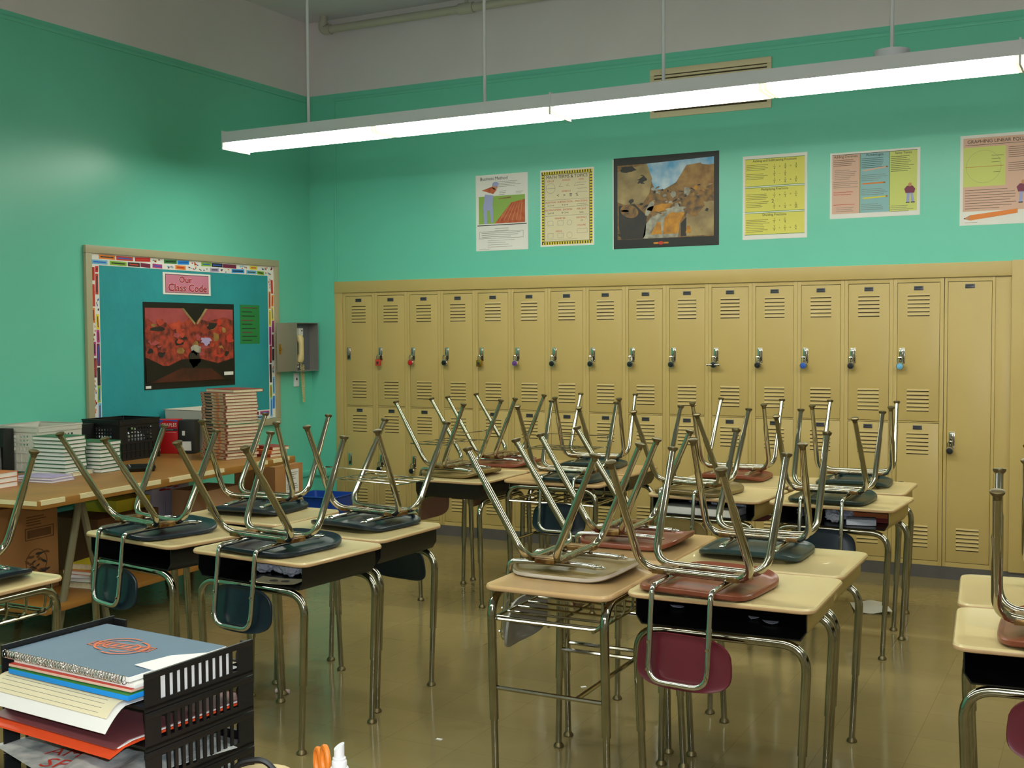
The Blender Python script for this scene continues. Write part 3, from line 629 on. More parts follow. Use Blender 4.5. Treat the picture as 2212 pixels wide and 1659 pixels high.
# ------------------------------------------------------------------ wall phone
t = thing('wall_phone', 'beige wall phone in an open grey metal box beside the bulletin board', 'phone', (0, -.31, 1.268))
PWd, PH, PD = .28, .389, .09
mb = MB('box_grey')
for a in ((0, PWd, 0, .006), (0, PWd, PH-.006, PH)): mb.box(0, PD, a[0], a[1], a[2], a[3])
for a in ((0, .006), (PWd-.006, PWd)): mb.box(0, PD, a[0], a[1], .006, PH-.006)
obj('box', mb, t)
mb = MB('box_inside'); mb.box(0, .006, .006, PWd-.006, .006, PH-.006); obj('back_panel', mb, t)
mb = MB('box_grey'); mb.box(PD-.004, PD, -.245, -.002, .004, PH-.004, bev=.0015); mb.box(PD-.010, PD+.001, -.012, .002, 0, PH); d = obj('door', mb, t)
mb = MB('brass'); mb.cyl((PD, -.21, .18), (PD+.012, -.21, .18), .012); mb.box(PD, PD+.004, -.22, -.2, .14, .22); obj('latch', mb, d)
mb = MB('box_inside', 'paper_white', 'ink'); mb.box(.006, .026, .03, .16, .06, .36, 'box_inside', bev=.005)
for y in (.03, .10): mb.box(.026, .030, y, y+.06, .285, .345, 'paper_white'); mb.cyl((.03, y+.045, .325), (.032, y+.045, .325), .007, 'ink')
mb.box(.026, .030, .04, .10, .03, .07, 'paper_white'); mb.cyl((.03, .085, .05), (.032, .085, .05), .007, 'ink'); obj('phone_base', mb, t)
mb = MB('handset'); mb.tube([(.045, .085, .275), (.056, .085, .255), (.066, .085, .22), (.066, .085, .14), (.056, .085, .105), (.045, .085, .085)], [.032, .032, .022, .022, .032, .032], n=14); mb.cyl((.03, .085, .262), (.05, .085, .262), .031); mb.cyl((.03, .085, .098), (.05, .085, .098), .031); obj('handset', mb, t)
mb = MB('ink'); mb.box(.0835, .0845, .078, .092, .14, .22); obj('grip_slots', mb, t)
mb = MB('handset'); pts = []
for k in range(300):
    f = k/299; a = f*2*PI*48; c = Vector((.05, .10, .07)).lerp(Vector((.05, .135, -.25)), f*2) if f < .5 else Vector((.05, .135, -.25)).lerp(Vector((.036, .15, .05)), f*2-1)
    pts.append(c+Vector((math.cos(a)*.008, math.sin(a)*.008, 0)))
mb.tube(pts, .0032, n=5); obj('coiled_cord', mb, t)
t = thing('outlet', 'small white jack plate on the wall under the phone box', 'outlet', (0, -.245, 1.145))
mb = MB('white_plastic'); mb.box(0, .012, 0, .062, 0, .108, bev=.004); obj('plate', mb, t)
mb = MB('ink'); mb.box(.012, .013, .022, .038, .05, .07); obj('jack', mb, t)

# ------------------------------------------------------------------ student desks
DW, DD, DZ = 0.61, 0.48, 0.725
DEPTH = {'black': .48, 'tan': .50, 'basket': .457}
def desk_top_mesh(m, e, DD):
    mb = MB(m, e); mb.loft([rrect(DW-2*i, DD-2*i, .045-i*.5, z) for i, z in ((.012, DZ-.02), (.002, DZ-.016), (0, DZ-.010), (.001, DZ-.006))], e, True, False)
    mb.loft([rrect(DW-2*i, DD-2*i, .045-i*.5, z) for i, z in ((.001, DZ-.006), (.004, DZ-.0008), (.010, DZ), (.013, DZ-.0012))], m, False, True); return mb.mesh('desktop')
DESKTOP = {(n, k): desk_top_mesh(m, 'desk_edge', d) for n, m in (('plain', 'desk_laminate'), ('grain', 'wood_grain_top')) for k, d in DEPTH.items()}
def box_mesh(m):
    mb = MB(m, 'black_plastic'); hx, y0, y1, z0, z1 = .277, -.215, .205, .617, DZ-.0205
    def R(i, y): return [(sx*(hx-i)-0*1, y, z) for sx, z in ((-1, z1), (-1, z0+.03+i*.0), (-.93, z0+i), (.93, z0+i), (1, z0+.03), (1, z1))]
    mb.loft([R(0, y0), R(0, y1)], m, False, True, True); mb.loft([R(.004, y0), R(.004, y1-.005)], 'black_plastic', False, True, True)
    a, b = R(0, y0), R(.004, y0)
    for i in range(6): mb.face([a[i], a[(i+1) % 6], b[(i+1) % 6], b[i]], 'black_plastic')
    return mb.mesh('book_box')
BOX = {'black': box_mesh('black_plastic'), 'tan': box_mesh('tan_metal')}
def leg_mesh(zt):
    mb = MB('chrome'); hx, fx = .277, .25
    k = lambda z: hx-(hx-fx)*(zt-z)/zt
    mb.tube(fillet([(-k(.26), 0, .26), (-hx, 0, zt), (hx, 0, zt), (k(.26), 0, .26)], [.085, .085], 8), .0152, n=12)
    for s in (-1, 1): mb.tube([(s*k(.27), 0, .27), (s*fx, 0, .012)], .0118, n=10)
    return mb.mesh('leg_frame')
LEGM = {'box': leg_mesh(.602), 'basket': leg_mesh(.69)}
mb = MB('glide_steel'); mb.lathe([(.006, .03), (.009, .02), (.019, .008), (.02, .002), (.017, 0)]); GLIDE_D = mb.mesh('foot_glide')
def basket_mesh():
    mb = MB('chrome'); 
    for k in range(7):
        x = -.235+.47*k/6; mb.tube(fillet([(x, -.205, .605), (x, .195, .605), (x, .195, .70)], .045), .0045, n=7)
    mb.tube([(-.262, -.21, .605), (.262, -.21, .605)], .006, n=8); mb.tube([(-.262, .0, .598), (.262, .0, .598)], .005, n=8); mb.tube([(-.262, .16, .598), (.262, .16, .598)], .0065, n=8)
    for s in (-1, 1): mb.tube(fillet([(s*.262, -.21, .70), (s*.262, -.21, .605), (s*.262, .195, .605), (s*.262, .195, .70)], [.02, .045]), .006, n=8)
    return mb.mesh('book_basket')
BASKET = basket_mesh()
def stretcher_mesh():
    mb = MB('chrome')
    for s in (-1, 1): mb.tube([(s*.2625, -.21, .37), (s*.2625, .21, .37)], .008, n=8)
    mb.tube(fillet([(-.2625, .1, .37), (-.15, .1, .37), (.15, .1, .37), (.2625, .1, .37)], .03), .008, n=8)
    return mb.mesh('stretcher')
STR = stretcher_mesh()
DESKS = {}
def desk(key, x, y, th, kind, label, top='plain'):
    t = thing('school_desk', label, 'desk', (x, y, 0), th, 'school desks'); DESKS[key] = (x, y, th, DEPTH[kind])
    obj('desktop', DESKTOP[(top, kind)], t)
    if kind in BOX: obj('book_box', BOX[kind], t)
    else: obj('book_basket', BASKET, t); obj('stretcher', STR, t)
    for yy in (-.205, .205):
        lf = obj('leg_frame', LEGM['basket' if kind == 'basket' else 'box'], t, (0, yy, 0))
        for s in (-1, 1): obj('foot_glide', GLIDE_D, lf, (s*.25, 0, 0))
H = PI/2
desk('L1', 2.26, -3.96, -.17, 'black', 'black-boxed desk at the left front of the left-hand cluster, beside the low wooden shelf')
desk('L2', 2.938, -4.034, -.09, 'black', 'desk with crumpled papers in its black box, front right of the left-hand cluster')
desk('L3', 2.905, -3.52, PI-.03, 'black', 'black-boxed desk behind the one with crumpled papers, its closed side facing right')
desk('L4', 2.27, -3.40, PI, 'black', 'back left desk of the left-hand cluster, nearest the wooden table')
desk('R1', 4.197, -4.01, -H, 'basket', 'brownish desk with a chrome wire basket in the centre foreground', 'grain')
desk('R4', 4.18, -3.385, -H, 'basket', 'brownish desk behind the foreground wire-basket desk, a brown seat on it', 'grain')
desk('R2', 4.737, -3.95, .02, 'tan', 'desk with a long open box right of the foreground wire-basket desk')
desk('R3', 4.72, -3.42, PI, 'tan', 'desk behind the foreground open-box desk, a teal seat on it')
desk('M1', 4.0, -1.79, -.08, 'tan', 'desk with a white paper ream in its box, near the lockers')
desk('M2', 4.64, -1.80, -.06, 'tan', 'desk with papers and books in its box, near the right-hand lockers')
desk('M3', 4.585, -1.235, PI, 'tan', 'back right desk of the cluster nearest the tall locker')
desk('M4', 3.955, -1.26, PI, 'tan', 'back left desk of the right-hand cluster near the lockers, a brown seat on it')
desk('B1', 2.45, -1.69, -H, 'black', 'black-boxed desk near the lockers with an olive seat, its short side facing front')
desk('B4', 2.45, -1.065, -H, 'black', 'desk against the middle lockers with a reddish brown seat', 'grain')
desk('B2', 3.035, -1.61, 0, 'basket', 'wire-basket desk near the middle lockers, a navy chair back hanging in front', 'grain')
desk('B3', 3.01, -1.06, PI, 'black', 'desk behind the wire-basket desk by the middle lockers', 'grain')
desk('F1', 5.745, -4.15, .09, 'black', 'black-boxed desk at the right edge of the picture, maroon chair on it')
desk('F2', 5.70, -3.64, PI+.09, 'black', 'desk behind the black-boxed one at the right edge of the picture')
desk('A1', 2.36, -5.12, -H, 'basket', 'wire-basket desk at the left edge of the picture in front of the wooden table')

# ------------------------------------------------------------------ upturned chairs
TUBE = .0134
def seat_mesh(m, lip):
    mb = MB(m, lip); n = 40; yc, a, b = .095, .195, .205
    def pt(r, j):
        t = 2*PI*j/n; e = 2/4.2; c, s = math.cos(t), math.sin(t)
        return (a*r*math.copysign(abs(c)**e, c), yc+b*r*math.copysign(abs(s)**e, s))
    def zb(x, y, r):
        z = .012*(1-min(r, 1)**2)
        if y > .2: z += ((y-.2)/.1)**2*.024
        if y < -.05: z += ((-.05-y)/.06)**2*.010
        return z
    rings = []
    for r in (.02, .3, .6, .85, .97): rings.append([(x, y, zb(x, y, r)) for x, y in (pt(r, j) for j in range(n))])
    lipr = []
    for r, dz in ((1.0, .005), (1.0, .016)): lipr.append([(x, y, zb(x, y, r)+dz) for x, y in (pt(r, j) for j in range(n))])
    up_ = []
    for r, dz in ((.985, .0195), (.95, .018), (.92, .012), (.85, .010), (.6, .010), (.45, .014), (.3, .015), (.02, .015)): up_.append([(x, y, zb(x, y, r)+dz) for x, y in (pt(r, j) for j in range(n))])
    mb.loft(rings, m, True, False); mb.loft([rings[-1]]+lipr, lip, False, False); mb.loft([lipr[-1]]+up_, m, False, True)
    bmesh.ops.remove_doubles(mb.bm, verts=mb.bm.verts, dist=1e-6)
    return mb.mesh('seat')
def yl(z): return -.128-.13*max(0, -z-.0)          # back loop plane, leaning outward as it hangs down
def back_mesh(m):
    mb = MB(m); n = 40; zc, hh = -.197, .086
    def ring(k, dy):
        P = []
        for j in range(n):
            t = 2*PI*j/n; c, s = math.cos(t), math.sin(t); e = 2/3.2
            zz = zc+hh*k*math.copysign(abs(s)**e, s); hw = .178-.02*(s*k+1)/2*1.6
            xx = hw*k*math.copysign(abs(c)**e, c); P.append((xx, yl(zz)+.017+dy+1.0*xx*xx, zz))
        return P
    mb.loft([ring(k, d) for k, d in ((.02, 0), (.4, 0), (.75, 0), (.93, .0), (.985, -.003), (1, .001), (.995, .006), (.95, .008), (.75, .008), (.4, .008), (.02, .008))]); return mb.mesh('backrest')
def back_frame_mesh():
    mb = MB('chrome_bright'); xh = .10; z1 = -.268
    P = [(-xh, .205, .037), (-xh, .17, .040), (-xh, .02, .0395), (-xh, -.128, .032), (-xh, yl(-.26), -.262), (xh, yl(-.26), -.262), (xh, -.128, .032), (xh, .02, .0395), (xh, .17, .040), (xh, .205, .037)]
    mb.tube(fillet(P, [.02, .05, .028, .055, .055, .028, .05, .02], 7), .0095, n=10)
    for s in (-1, 1):
        mb.loft([[(s*xh+.013*k*math.cos(2*PI*j/14), .215+.026*k*math.sin(2*PI*j/14), z) for j in range(14)] for k, z in ((.8, .033), (1, .035), (1, .039), (.7, .042))]); mb.cyl((s*xh, .22, .04), (s*xh, .22, .047), .006, n=8)
        for zz in (-.14, -.225): mb.cyl((s*xh, yl(zz)-.010, zz), (s*xh, yl(zz)-.014, zz), .005, n=8)
    return mb.mesh('back_frame')
def leg_frame_mesh(front):
    mb = MB('chrome_worn'); hf = .44
    if front: f, by, bx = (.205, .245), .088, .198
    else: f, by, bx = (.185, -.245), -.014, .196
    P = [(-f[0], f[1], hf-.014), (-bx, by, .0605), (bx, by, .0605), (f[0], f[1], hf-.014)]
    pts = fillet(P, [.075, .075], 9); N = len(pts)
    # a swaged, slightly thinner foot end on each leg
    a = pts[0].lerp(pts[1], .36); a2 = pts[0].lerp(pts[1], .40); b = pts[-1].lerp(pts[-2], .36); b2 = pts[-1].lerp(pts[-2], .40)
    q = [pts[0], a, a2]+pts[1:-1]+[b2, b, pts[-1]]; mb.tube(q, [.0112, .0112]+[TUBE]*(len(q)-4)+[.0112, .0112], n=12); return mb.mesh('leg_frame')
def glide_mesh(front, s):
    mb = MB('glide_steel'); hf = .44
    f, by, bx = ((.205, .245), .088, .198) if front else ((.185, -.245), -.014, .196)
    foot = Vector((s*f[0], f[1], hf-.014)); d = (foot-Vector((s*bx, by, .0605))).normalized(); q = Vector((0, 0, 1)).rotation_difference((d+Vector((0, 0, 1))).normalized()).to_matrix().to_4x4()
    t = MB('glide_steel'); t.lathe([(.0105, -.012), (.0115, -.004), (.0115, 0)]); t.lathe([(.014, .0), (.0185, .006), (.0185, .011), (.012, .014)])
    mtx = Matrix.Translation(foot) @ q; mb.merge(t.bm, 'glide_steel', mtx); return mb.mesh('foot_glide')
def bracket_mesh(s):
    mb = MB('rusty_steel'); mb.box(s*.13-.022, s*.13+.022, -.03, .104, .0495, .066, bev=.004); mb.box(s*.13-.03, s*.13+.03, .0, .075, .046, .062, bev=.003); return mb.mesh('bracket')
def rack_mesh():
    mb = MB('chrome'); z = .19
    mb.tube(fillet([(-.196, -.085, z), (-.196, -.14, z), (.196, -.14, z), (.196, -.085, z)], .02), .003, n=6)
    for y in (-.05, .02, .09): mb.tube([(-.19, y, z), (.19, y, z)], .003, n=6)
    for x in (-.19, .19): mb.tube(fillet([(x, -.14, z), (x, .15, z), (x, .15, z+.06)], .02), .003, n=6)
    for x in (-.06, .06): mb.tube([(x, -.14, z), (x, .09, z)], .003, n=6)
    mb.tube(fillet([(-.19, .15, z+.06), (.19, .15, z+.06)], .01), .003, n=6)
    return mb.mesh('book_rack')
SEATS, BACKS = {}, {}
BFR = back_frame_mesh(); LFR = {f: leg_frame_mesh(f) for f in (0, 1)}; GLD = {(f, s): glide_mesh(f, s) for f in (0, 1) for s in (-1, 1)}; BRK = {s: bracket_mesh(s) for s in (-1, 1)}; RACK = rack_mesh()
def chair(dk, dx, dy, dth, sc, bc, label, lip=None, rack=False):
    x, y, th, dd = DESKS[dk]; ly = -(dd/2-.104)+dy
    px = x+math.cos(th)*dx-math.sin(th)*ly; py = y+math.sin(th)*dx+math.cos(th)*ly
    t = thing('upturned_chair', label, 'chair', (px, py, DZ+.0006), th+dth, 'chairs upturned on the desks')
    lip = lip or sc
    if (sc, lip) not in SEATS: SEATS[(sc, lip)] = seat_mesh(sc, lip)
    if bc not in BACKS: BACKS[bc] = back_mesh(bc)
    obj('seat', SEATS[(sc, lip)], t); obj('backrest', BACKS[bc], t); obj('back_frame', BFR, t)
    for f in (0, 1):
        l = obj('leg_frame', LFR[f], t)
        for s in (-1, 1): obj('foot_glide', GLD[(f, s)], l)
    for s in (-1, 1): obj('bracket', BRK[s], t)
    if rack: obj('book_rack', RACK, t)
chair('L1', -.025, -.012, -.09, 'navy_plastic', 'navy_plastic', 'upturned navy chair on the front left desk of the left-hand cluster')
chair('L2', -.005, 0, -.035, 'navy_plastic', 'navy_plastic', 'upturned navy chair on the desk with crumpled papers')
chair('L3', -.03, -.005, -.1, 'navy_plastic', 'navy_plastic', 'upturned navy chair with a wire book rack, back right of the left-hand cluster', rack=True)
chair('L4', .06, -.012, .1, 'navy_plastic', 'navy_plastic', 'upturned navy chair at the back left of the left-hand cluster, by the wooden table')
chair('R1', -.05, 0, 0, 'olive_plastic', 'grey_plastic', 'upturned chair with olive seat, pale rim and grey back on the foreground wire-basket desk', lip='pale_lip')
chair('R4', -.04, 0, .02, 'brown_maroon_plastic', 'maroon_plastic', 'upturned brown chair lying behind the olive-seated chair')
chair('R2', -.085, -.012, -.12, 'brown_maroon_plastic', 'maroon_plastic', 'upturned chair with a maroon back hanging over the foreground open-box desk')
chair('R3', .075, 0, 0, 'teal_plastic', 'navy_plastic', 'upturned teal chair on the desk behind the foreground maroon-backed chair')
chair('M1', -.09, -.02, -.13, 'olive_plastic', 'olive_plastic', 'upturned olive chair on the desk with the white paper ream')
chair('M2', -.03, 0, .02, 'green_plastic', 'navy_plastic', 'upturned dark green chair with a navy back on the desk with papers and books')
chair('M3', .01, 0, .06, 'teal_plastic', 'navy_plastic', 'upturned teal chair closest to the tall single-door locker')
chair('M4', .04, 0, .01, 'brown_maroon_plastic', 'maroon_plastic', 'upturned brown chair on the back left desk of the right-hand cluster near the lockers')
chair('B1', .02, -.01, -.06, 'olive_plastic', 'rose_plastic', 'upturned olive chair with a rose back on the black-boxed desk near the lockers', rack=True)
chair('B4', .06, 0, 0, 'brown_maroon_plastic', 'maroon_plastic', 'upturned reddish brown chair farthest back on the left, against the middle lockers')
chair('B2', .06, 0, .01, 'teal_plastic', 'navy_plastic', 'upturned teal chair with a navy back on the wire-basket desk near the middle lockers', rack=True)
chair('B3', .08, -.02, .13, 'teal_plastic', 'navy_plastic', 'upturned teal chair on the desk behind the wire-basket desk by the middle lockers')
chair('F1', .0, -.012, -.06, 'brown_maroon_plastic', 'maroon_plastic', 'upturned maroon chair on the front desk at the right edge of the picture')
chair('F2', -.095, 0, .0, 'teal_plastic', 'navy_plastic', 'upturned chair on the back desk at the right edge, behind the maroon chair')
chair('A1', -.06, 0, 0, 'navy_plastic', 'navy_plastic', 'upturned navy chair on the wire-basket desk at the left edge of the picture')

# ------------------------------------------------------------------ wooden table along the left wall
TZ = 0.78
tA = Vector((1.33, -3.86)); tdir = (Vector((1.15, -1.70))-tA).normalized(); tn = Vector((-tdir.y, tdir.x)); TL, TD = 2.17, 0.99
TTH = math.atan2(tdir.y, tdir.x)
t = thing('work_table', 'long wooden table on steel trestles loaded with crates and books under the bulletin board', 'table', (tA.x, tA.y, 0), TTH)
# local: x along the front edge, y towards the wall
mb = MB('table_wood'); mb.box(0, TL, 0, TD, TZ-.042, TZ, bev=.005); obj('tabletop', mb, t)
for a, b in ((.005, .16), (.26, .86), (.93, 1.42), (1.72, 1.86), (1.92, 2.1)):
    mb = MB('masking_tape'); mb.box(a, b, -.0015, .012, TZ-.022, TZ+.0012); obj('edge_tape', mb, t)
mb = MB('masking_tape'); mb.box(-.0015, .01, .02, .5, TZ-.024, TZ-.002); obj('edge_tape', mb, t)
mb = MB('table_wood'); mb.box(.12, TL-.1, .10, .9, .195, .222, bev=.003); obj('shelf', mb, t)
for xx, sp in ((.44, .19), (2.0, .13)):
    for yy in (.17, .80):
        mb = MB('steel_paint')
        for s in (-1, 1): mb.tube([(xx, yy, TZ-.045), (xx+s*sp, yy-.0, .004)], .019, n=8)
        mb.box(xx-.05, xx+.05, yy-.03, yy+.03, TZ-.06, TZ-.0425); mb.box(xx-sp*.85, xx+sp*.85, yy-.012, yy+.012, .175, .194)
        obj('leg', mb, t)

# ------------------------------------------------------------------ books
def book(name, x, y, z, th, l, w_, h, cov, label, cat='book', group=None, spine=None, sp_side=-1, pages='page_edges', b=.0013):
    """l along local x (spine direction), w_ along local y; spine on the sp_side of y"""
    t = thing(name, label, cat, (x, y, z), th, group); sp = spine or cov
    mb = MB(cov, sp); mb.box(-l/2, l/2, -w_/2, w_/2, 0, b, cov); mb.box(-l/2, l/2, -w_/2, w_/2, h-b, h, cov)
    y0 = -w_/2 if sp_side < 0 else w_/2-b; mb.box(-l/2, l/2, y0, y0+b, b, h-b, sp)
    if spine:
        ys = y0-.0003 if sp_side < 0 else y0+b+.0003
        for u0, u1, mk_ in ((-.1, -.02, 'ink'), (.03, .065, 'book_orange'), (.115, .14, 'book_red'), (-.14, -.125, 'book_red')): mb.face([(u0, ys, h*.25), (u1, ys, h*.25), (u1, ys, h*.75), (u0, ys, h*.75)], mk_)
    obj('cover', mb, t)
    mb = MB(pages); a0, a1 = (-w_/2+b, w_/2-.004) if sp_side < 0 else (-w_/2+.004, w_/2-b); mb.box(-l/2+.004, l/2-.004, a0, a1, b, h-b); obj('page_block', mb, t)
    return t
ORD = ['bottom', 'second', 'third', 'fourth', 'fifth', 'sixth', 'seventh', 'eighth', 'ninth', 'tenth', 'eleventh', 'twelfth', 'thirteenth', 'fourteenth', 'fifteenth', 'sixteenth', 'seventeenth', 'eighteenth', 'nineteenth', 'twentieth', 'twenty-first']
def nth(k, n): return 'topmost' if k == n-1 else 'bottom' if k == 0 else '%s from the bottom' % ORD[k]
z = TZ+.0005
book('textbook', .553, -3.04, z, .12, .27, .19, .022, 'paper_white', 'white book lying under the left green textbook stack', group=None); z += .0228
for k in range(9):
    book('textbook', .548+R_.uniform(-.005, .005), -3.055+R_.uniform(-.006, .006), z, .05+R_.uniform(-.03, .03), .235, .165, .0215, 'book_green', b=.002, pages='paper_white', label='green textbook, %s in the taller green stack beside the white crate' % nth(k, 9), group='green textbooks on the table', sp_side=1); z += .022
z = TZ+.0005
for k in range(8):
    book('textbook',   .60+R_.uniform(-.005, .005), -2.848+R_.uniform(-.005, .005), z, .05+R_.uniform(-.03, .03), .235, .165, .0215, 'book_green', b=.002, pages='paper_white', label='green textbook, %s in the shorter stack before the black crate' % nth(k, 8), group='green textbooks on the table', sp_side=1); z += .022
z = TZ+.0005
for k in range(22):
    c, sp = ('book_red', 'book_spine')
    if k in (10, 11): c, sp = 'book_green', 'book_spine'
    dx, dy = (.03, -.02) if k < 10 else (0, 0)
    if k < 3: dx -= .015
    last = k == 21
    book('textbook', .80+dx+R_.uniform(-.006, .006)+(.01 if last else 0), -1.92+dy+R_.uniform(-.006, .006)+(.03 if last else 0), z, -.28+R_.uniform(-.025, .025)+(.06 if last else 0), .29, .235, .0195, c, 'thick %s textbook, %s in the tall stack below the board' % ('green-edged' if c == 'book_green' else 'red-edged', nth(k, 22)), group='textbooks in the tall stack', b=.0017, spine=None if last else sp, sp_side=-1 if not last else 1); z += .0199
z = TZ+.0005
for k in range(3):
    book('textbook', .62, -3.66, z, .12, .30, .27, .026, 'book_orange', 'white book with orange covers, %s of the three at the left end of the table' % ['bottom', 'middle', 'top'][k], group='orange books on the table', pages='paper_white', sp_side=1); z += .0266
z = TZ+.0005
for k in range(2):
    book('magazine', .70-.01*k, -3.29, z, .1+.05*k, .25, .17, .013, 'lilac', '%s pale soft-cover booklet lying by the front of the green stacks' % ['lower', 'upper'][k], cat='booklet', pages='paper_white', sp_side=1); z += .0136
z = TZ+.0005
for k in range(3):
    book('textbook', .98, -1.78+.03*k-.0, z, -.1-.1*k, .2, .13, .02, 'book_red' if k != 1 else 'book_orange', '%s of three small books at the far end of the wooden table' % ['bottom', 'middle', 'top'][k], group='small books at the table end'); z += .0205
t = thing('tray', 'flat black plastic tray lying on the table in front of the black crate', 'tray', (.80, -2.69, TZ), -.75)
mb = MB('black_plastic'); mb.loft([rrect(.24, .14, .015, .0005), rrect(.26, .16, .02, .02), rrect(.25, .15, .018, .02), rrect(.225, .125, .012, .006)]); obj('shell', mb, t)

# crates
def crate(name, label, x, y, th, w_, d, h, m, fill=None):
    t = thing(name, label, 'crate', (x, y, TZ+.0008), th)
    for sd in range(4):
        W_ = w_ if sd % 2 == 0 else d; D_ = d if sd % 2 == 0 else w_; mb = MB(m)
        mb.box(-W_/2, W_/2, -.008, 0, h-.035, h, bev=.002); mb.box(-W_/2, W_/2, -.004, .0, 0, .05); mb.box(-W_/2-.002, W_/2+.002, -.011, .0, h-.007, h)
        for a in (-W_/2, W_/2-.035): mb.box(a, a+.035, -.004, .0, .05, h-.035)
        ga, gb, g0, g1 = -W_*.30, W_*.30, h*.46, h*.80
        mb.box(-W_/2+.035, ga, -.004, 0, .05, h-.035); mb.box(gb, W_/2-.035, -.004, 0, .05, h-.035); mb.box(ga, gb, -.004, 0, .05, g0); mb.box(ga, gb, -.004, 0, g1, h-.035)
        for k in range(1, 8): u = ga+(gb-ga)*k/8; mb.box(u-.0045, u+.0045, -.004, 0, g0, g1)
        for k in range(1, 4): v = g0+(g1-g0)*k/4; mb.box(ga, gb, -.0045, -.0005, v-.004, v+.004)
        for k in range(9): u = -W_/2+.02+(W_-.04)*k/8; mb.box(u-.003, u+.003, -.008, -.004, .012, h*.4)
        mb.box(-W_/2, W_/2, -.008, -.004, h*.2, h*.22)
        mb.box(-W_/2, W_/2, -.008, -.004, h*.4, h*.43)
        o = obj('side_panel', mb, t); a = sd*PI/2; o.rotation_euler = (0, 0, a); o.location = (math.sin(a)*(D_/2), -math.cos(a)*(D_/2), 0)
    mb = MB(m); mb.box(-w_/2+.002, w_/2-.002, -d/2+.002, d/2-.002, 0, .006); obj('base_panel', mb, t); return t
crate('crate', 'white plastic milk crate at the left end of the table', .19, -2.89, .05, .33, .33, .262, 'crate_white')
crate('crate', 'black plastic milk crate on the table below the left of the bulletin board', .205, -2.262, .0, .31, .34, .255, 'crate_black')
t = thing('storage_bin', 'open white plastic bin behind the red office-supply box', 'bin', (.262, -1.535, TZ+.0008), -.06)
mb = MB('crate_white'); mb.loft([rrect(.38, .36, .02, 0), rrect(.42, .40, .02, .27), rrect(.435, .415, .02, .275), rrect(.41, .39, .02, .275), rrect(.37, .35, .02, .006)]); obj('shell', mb, t)
t = thing('cardboard_box', 'red and blue office-supply box standing beside the black crate', 'box', (.268, -1.90, TZ+.0008), .42)
mb = MB('red', 'blue', 'ink', 'paper_white'); mb.box(-.07, .07, -.05, .05, 0, .225, 'red', bev=.002); obj('carton', mb, t)
s = Sheet((-.07, -.0505, 0), (1, 0, 0), (0, 0, 1), (0, -1, 0), 'red'); s.t = 0; s.rect(.001, .165, .139, .222, 'blue', 1); s.poly([(.03, .166), (.139, .166), (.139, .21), (.05, .221), (.02, .2)], 'red', 2); s.text('STAPLES', .085, .188, .034, 'paper_white', 4, .8); s.rect(.001, .15, .139, .164, 'ink', 1); s.rect(.06, .157, .11, .159, 'paper_white', 2); s.rect(.06, .14, .13, .1415, 'paper_white', 2); s.rect(.012, .02, .022, .03, 'paper_white', 2); obj('printed_marking', s, t)
t = thing('file_holder', 'black file holder with a white label beside the red office-supply box', 'file holder', (.388, -1.848, TZ+.0008), .42)
mb = MB('black_matte'); mb.box(-.055, .055, -.05, .05, 0, .22, bev=.002); obj('shell', mb, t)
mb = MB('paper_white'); mb.box(-.03, .03, -.0512, -.05, .02, .08); mb.box(-.03, -.012, -.0512, -.05, .12, .15); obj('label', mb, t)
t = thing('file_holder', 'black file holder with books in front of the white crate at the left picture edge', 'file holder', (.10, -3.16, TZ+.0008), .3)
mb = MB('black_matte'); mb.box(-.12, .12, -.05, .05, 0, .004)
mb.box(-.12, .12, .046, .05, .004, .25); mb.box(-.12, -.116, -.05, .046, .004, .25); mb.box(.116, .12, -.05, .046, .004, .25); mb.box(-.116, .116, -.05, -.046, .15, .25); obj('shell', mb, t)
for k in range(4): tag(obj('booklet', (lambda m: (m.box(-.012, .012, -.044, .044, 0, .16, bev=.001), m)[1])(MB(['lilac', 'paper_white', 'light_blue', 'paper_white'][k])), None, (.10+(-.06+.03*k)*math.cos(.3), -3.16+(-.06+.03*k)*math.sin(.3), TZ+.0052), .3), 'thin pale booklet standing in the black file holder at the left picture edge', 'booklet', 'booklets in the left file holder')
t = thing('speaker_box', 'small black box standing between the white and the black crates', 'box', (.10, -2.575, TZ+.0008), .1)
mb = MB('black_matte'); mb.box(-.08, .08, -.12, .12, 0, .235, bev=.006); obj('casing', mb, t)
mb = MB('red'); mb.box(.08, .081, -.08, -.03, .1, .15); obj('badge', mb, t)
for k in range(6):
    c = Vector((R_.uniform(.12, .26), -2.26+R_.uniform(-.1, .1), TZ+.055)); mb = MB(R_.choice(['silver_blur', 'crumple', 'light_blue'])); 
    bmesh.ops.create_icosphere(mb.bm, subdivisions=2, radius=.04)
    for v in mb.bm.verts: v.co *= R_.uniform(.75, 1.1)
    tag(obj('foil_bundle', mb, None, (.145+.055*(k % 2)*2-.0, -2.36+.095*(k//2), TZ+.12)), 'crumpled shiny wrapper lying inside the black milk crate', 'wrapper', 'wrappers in the black crate')

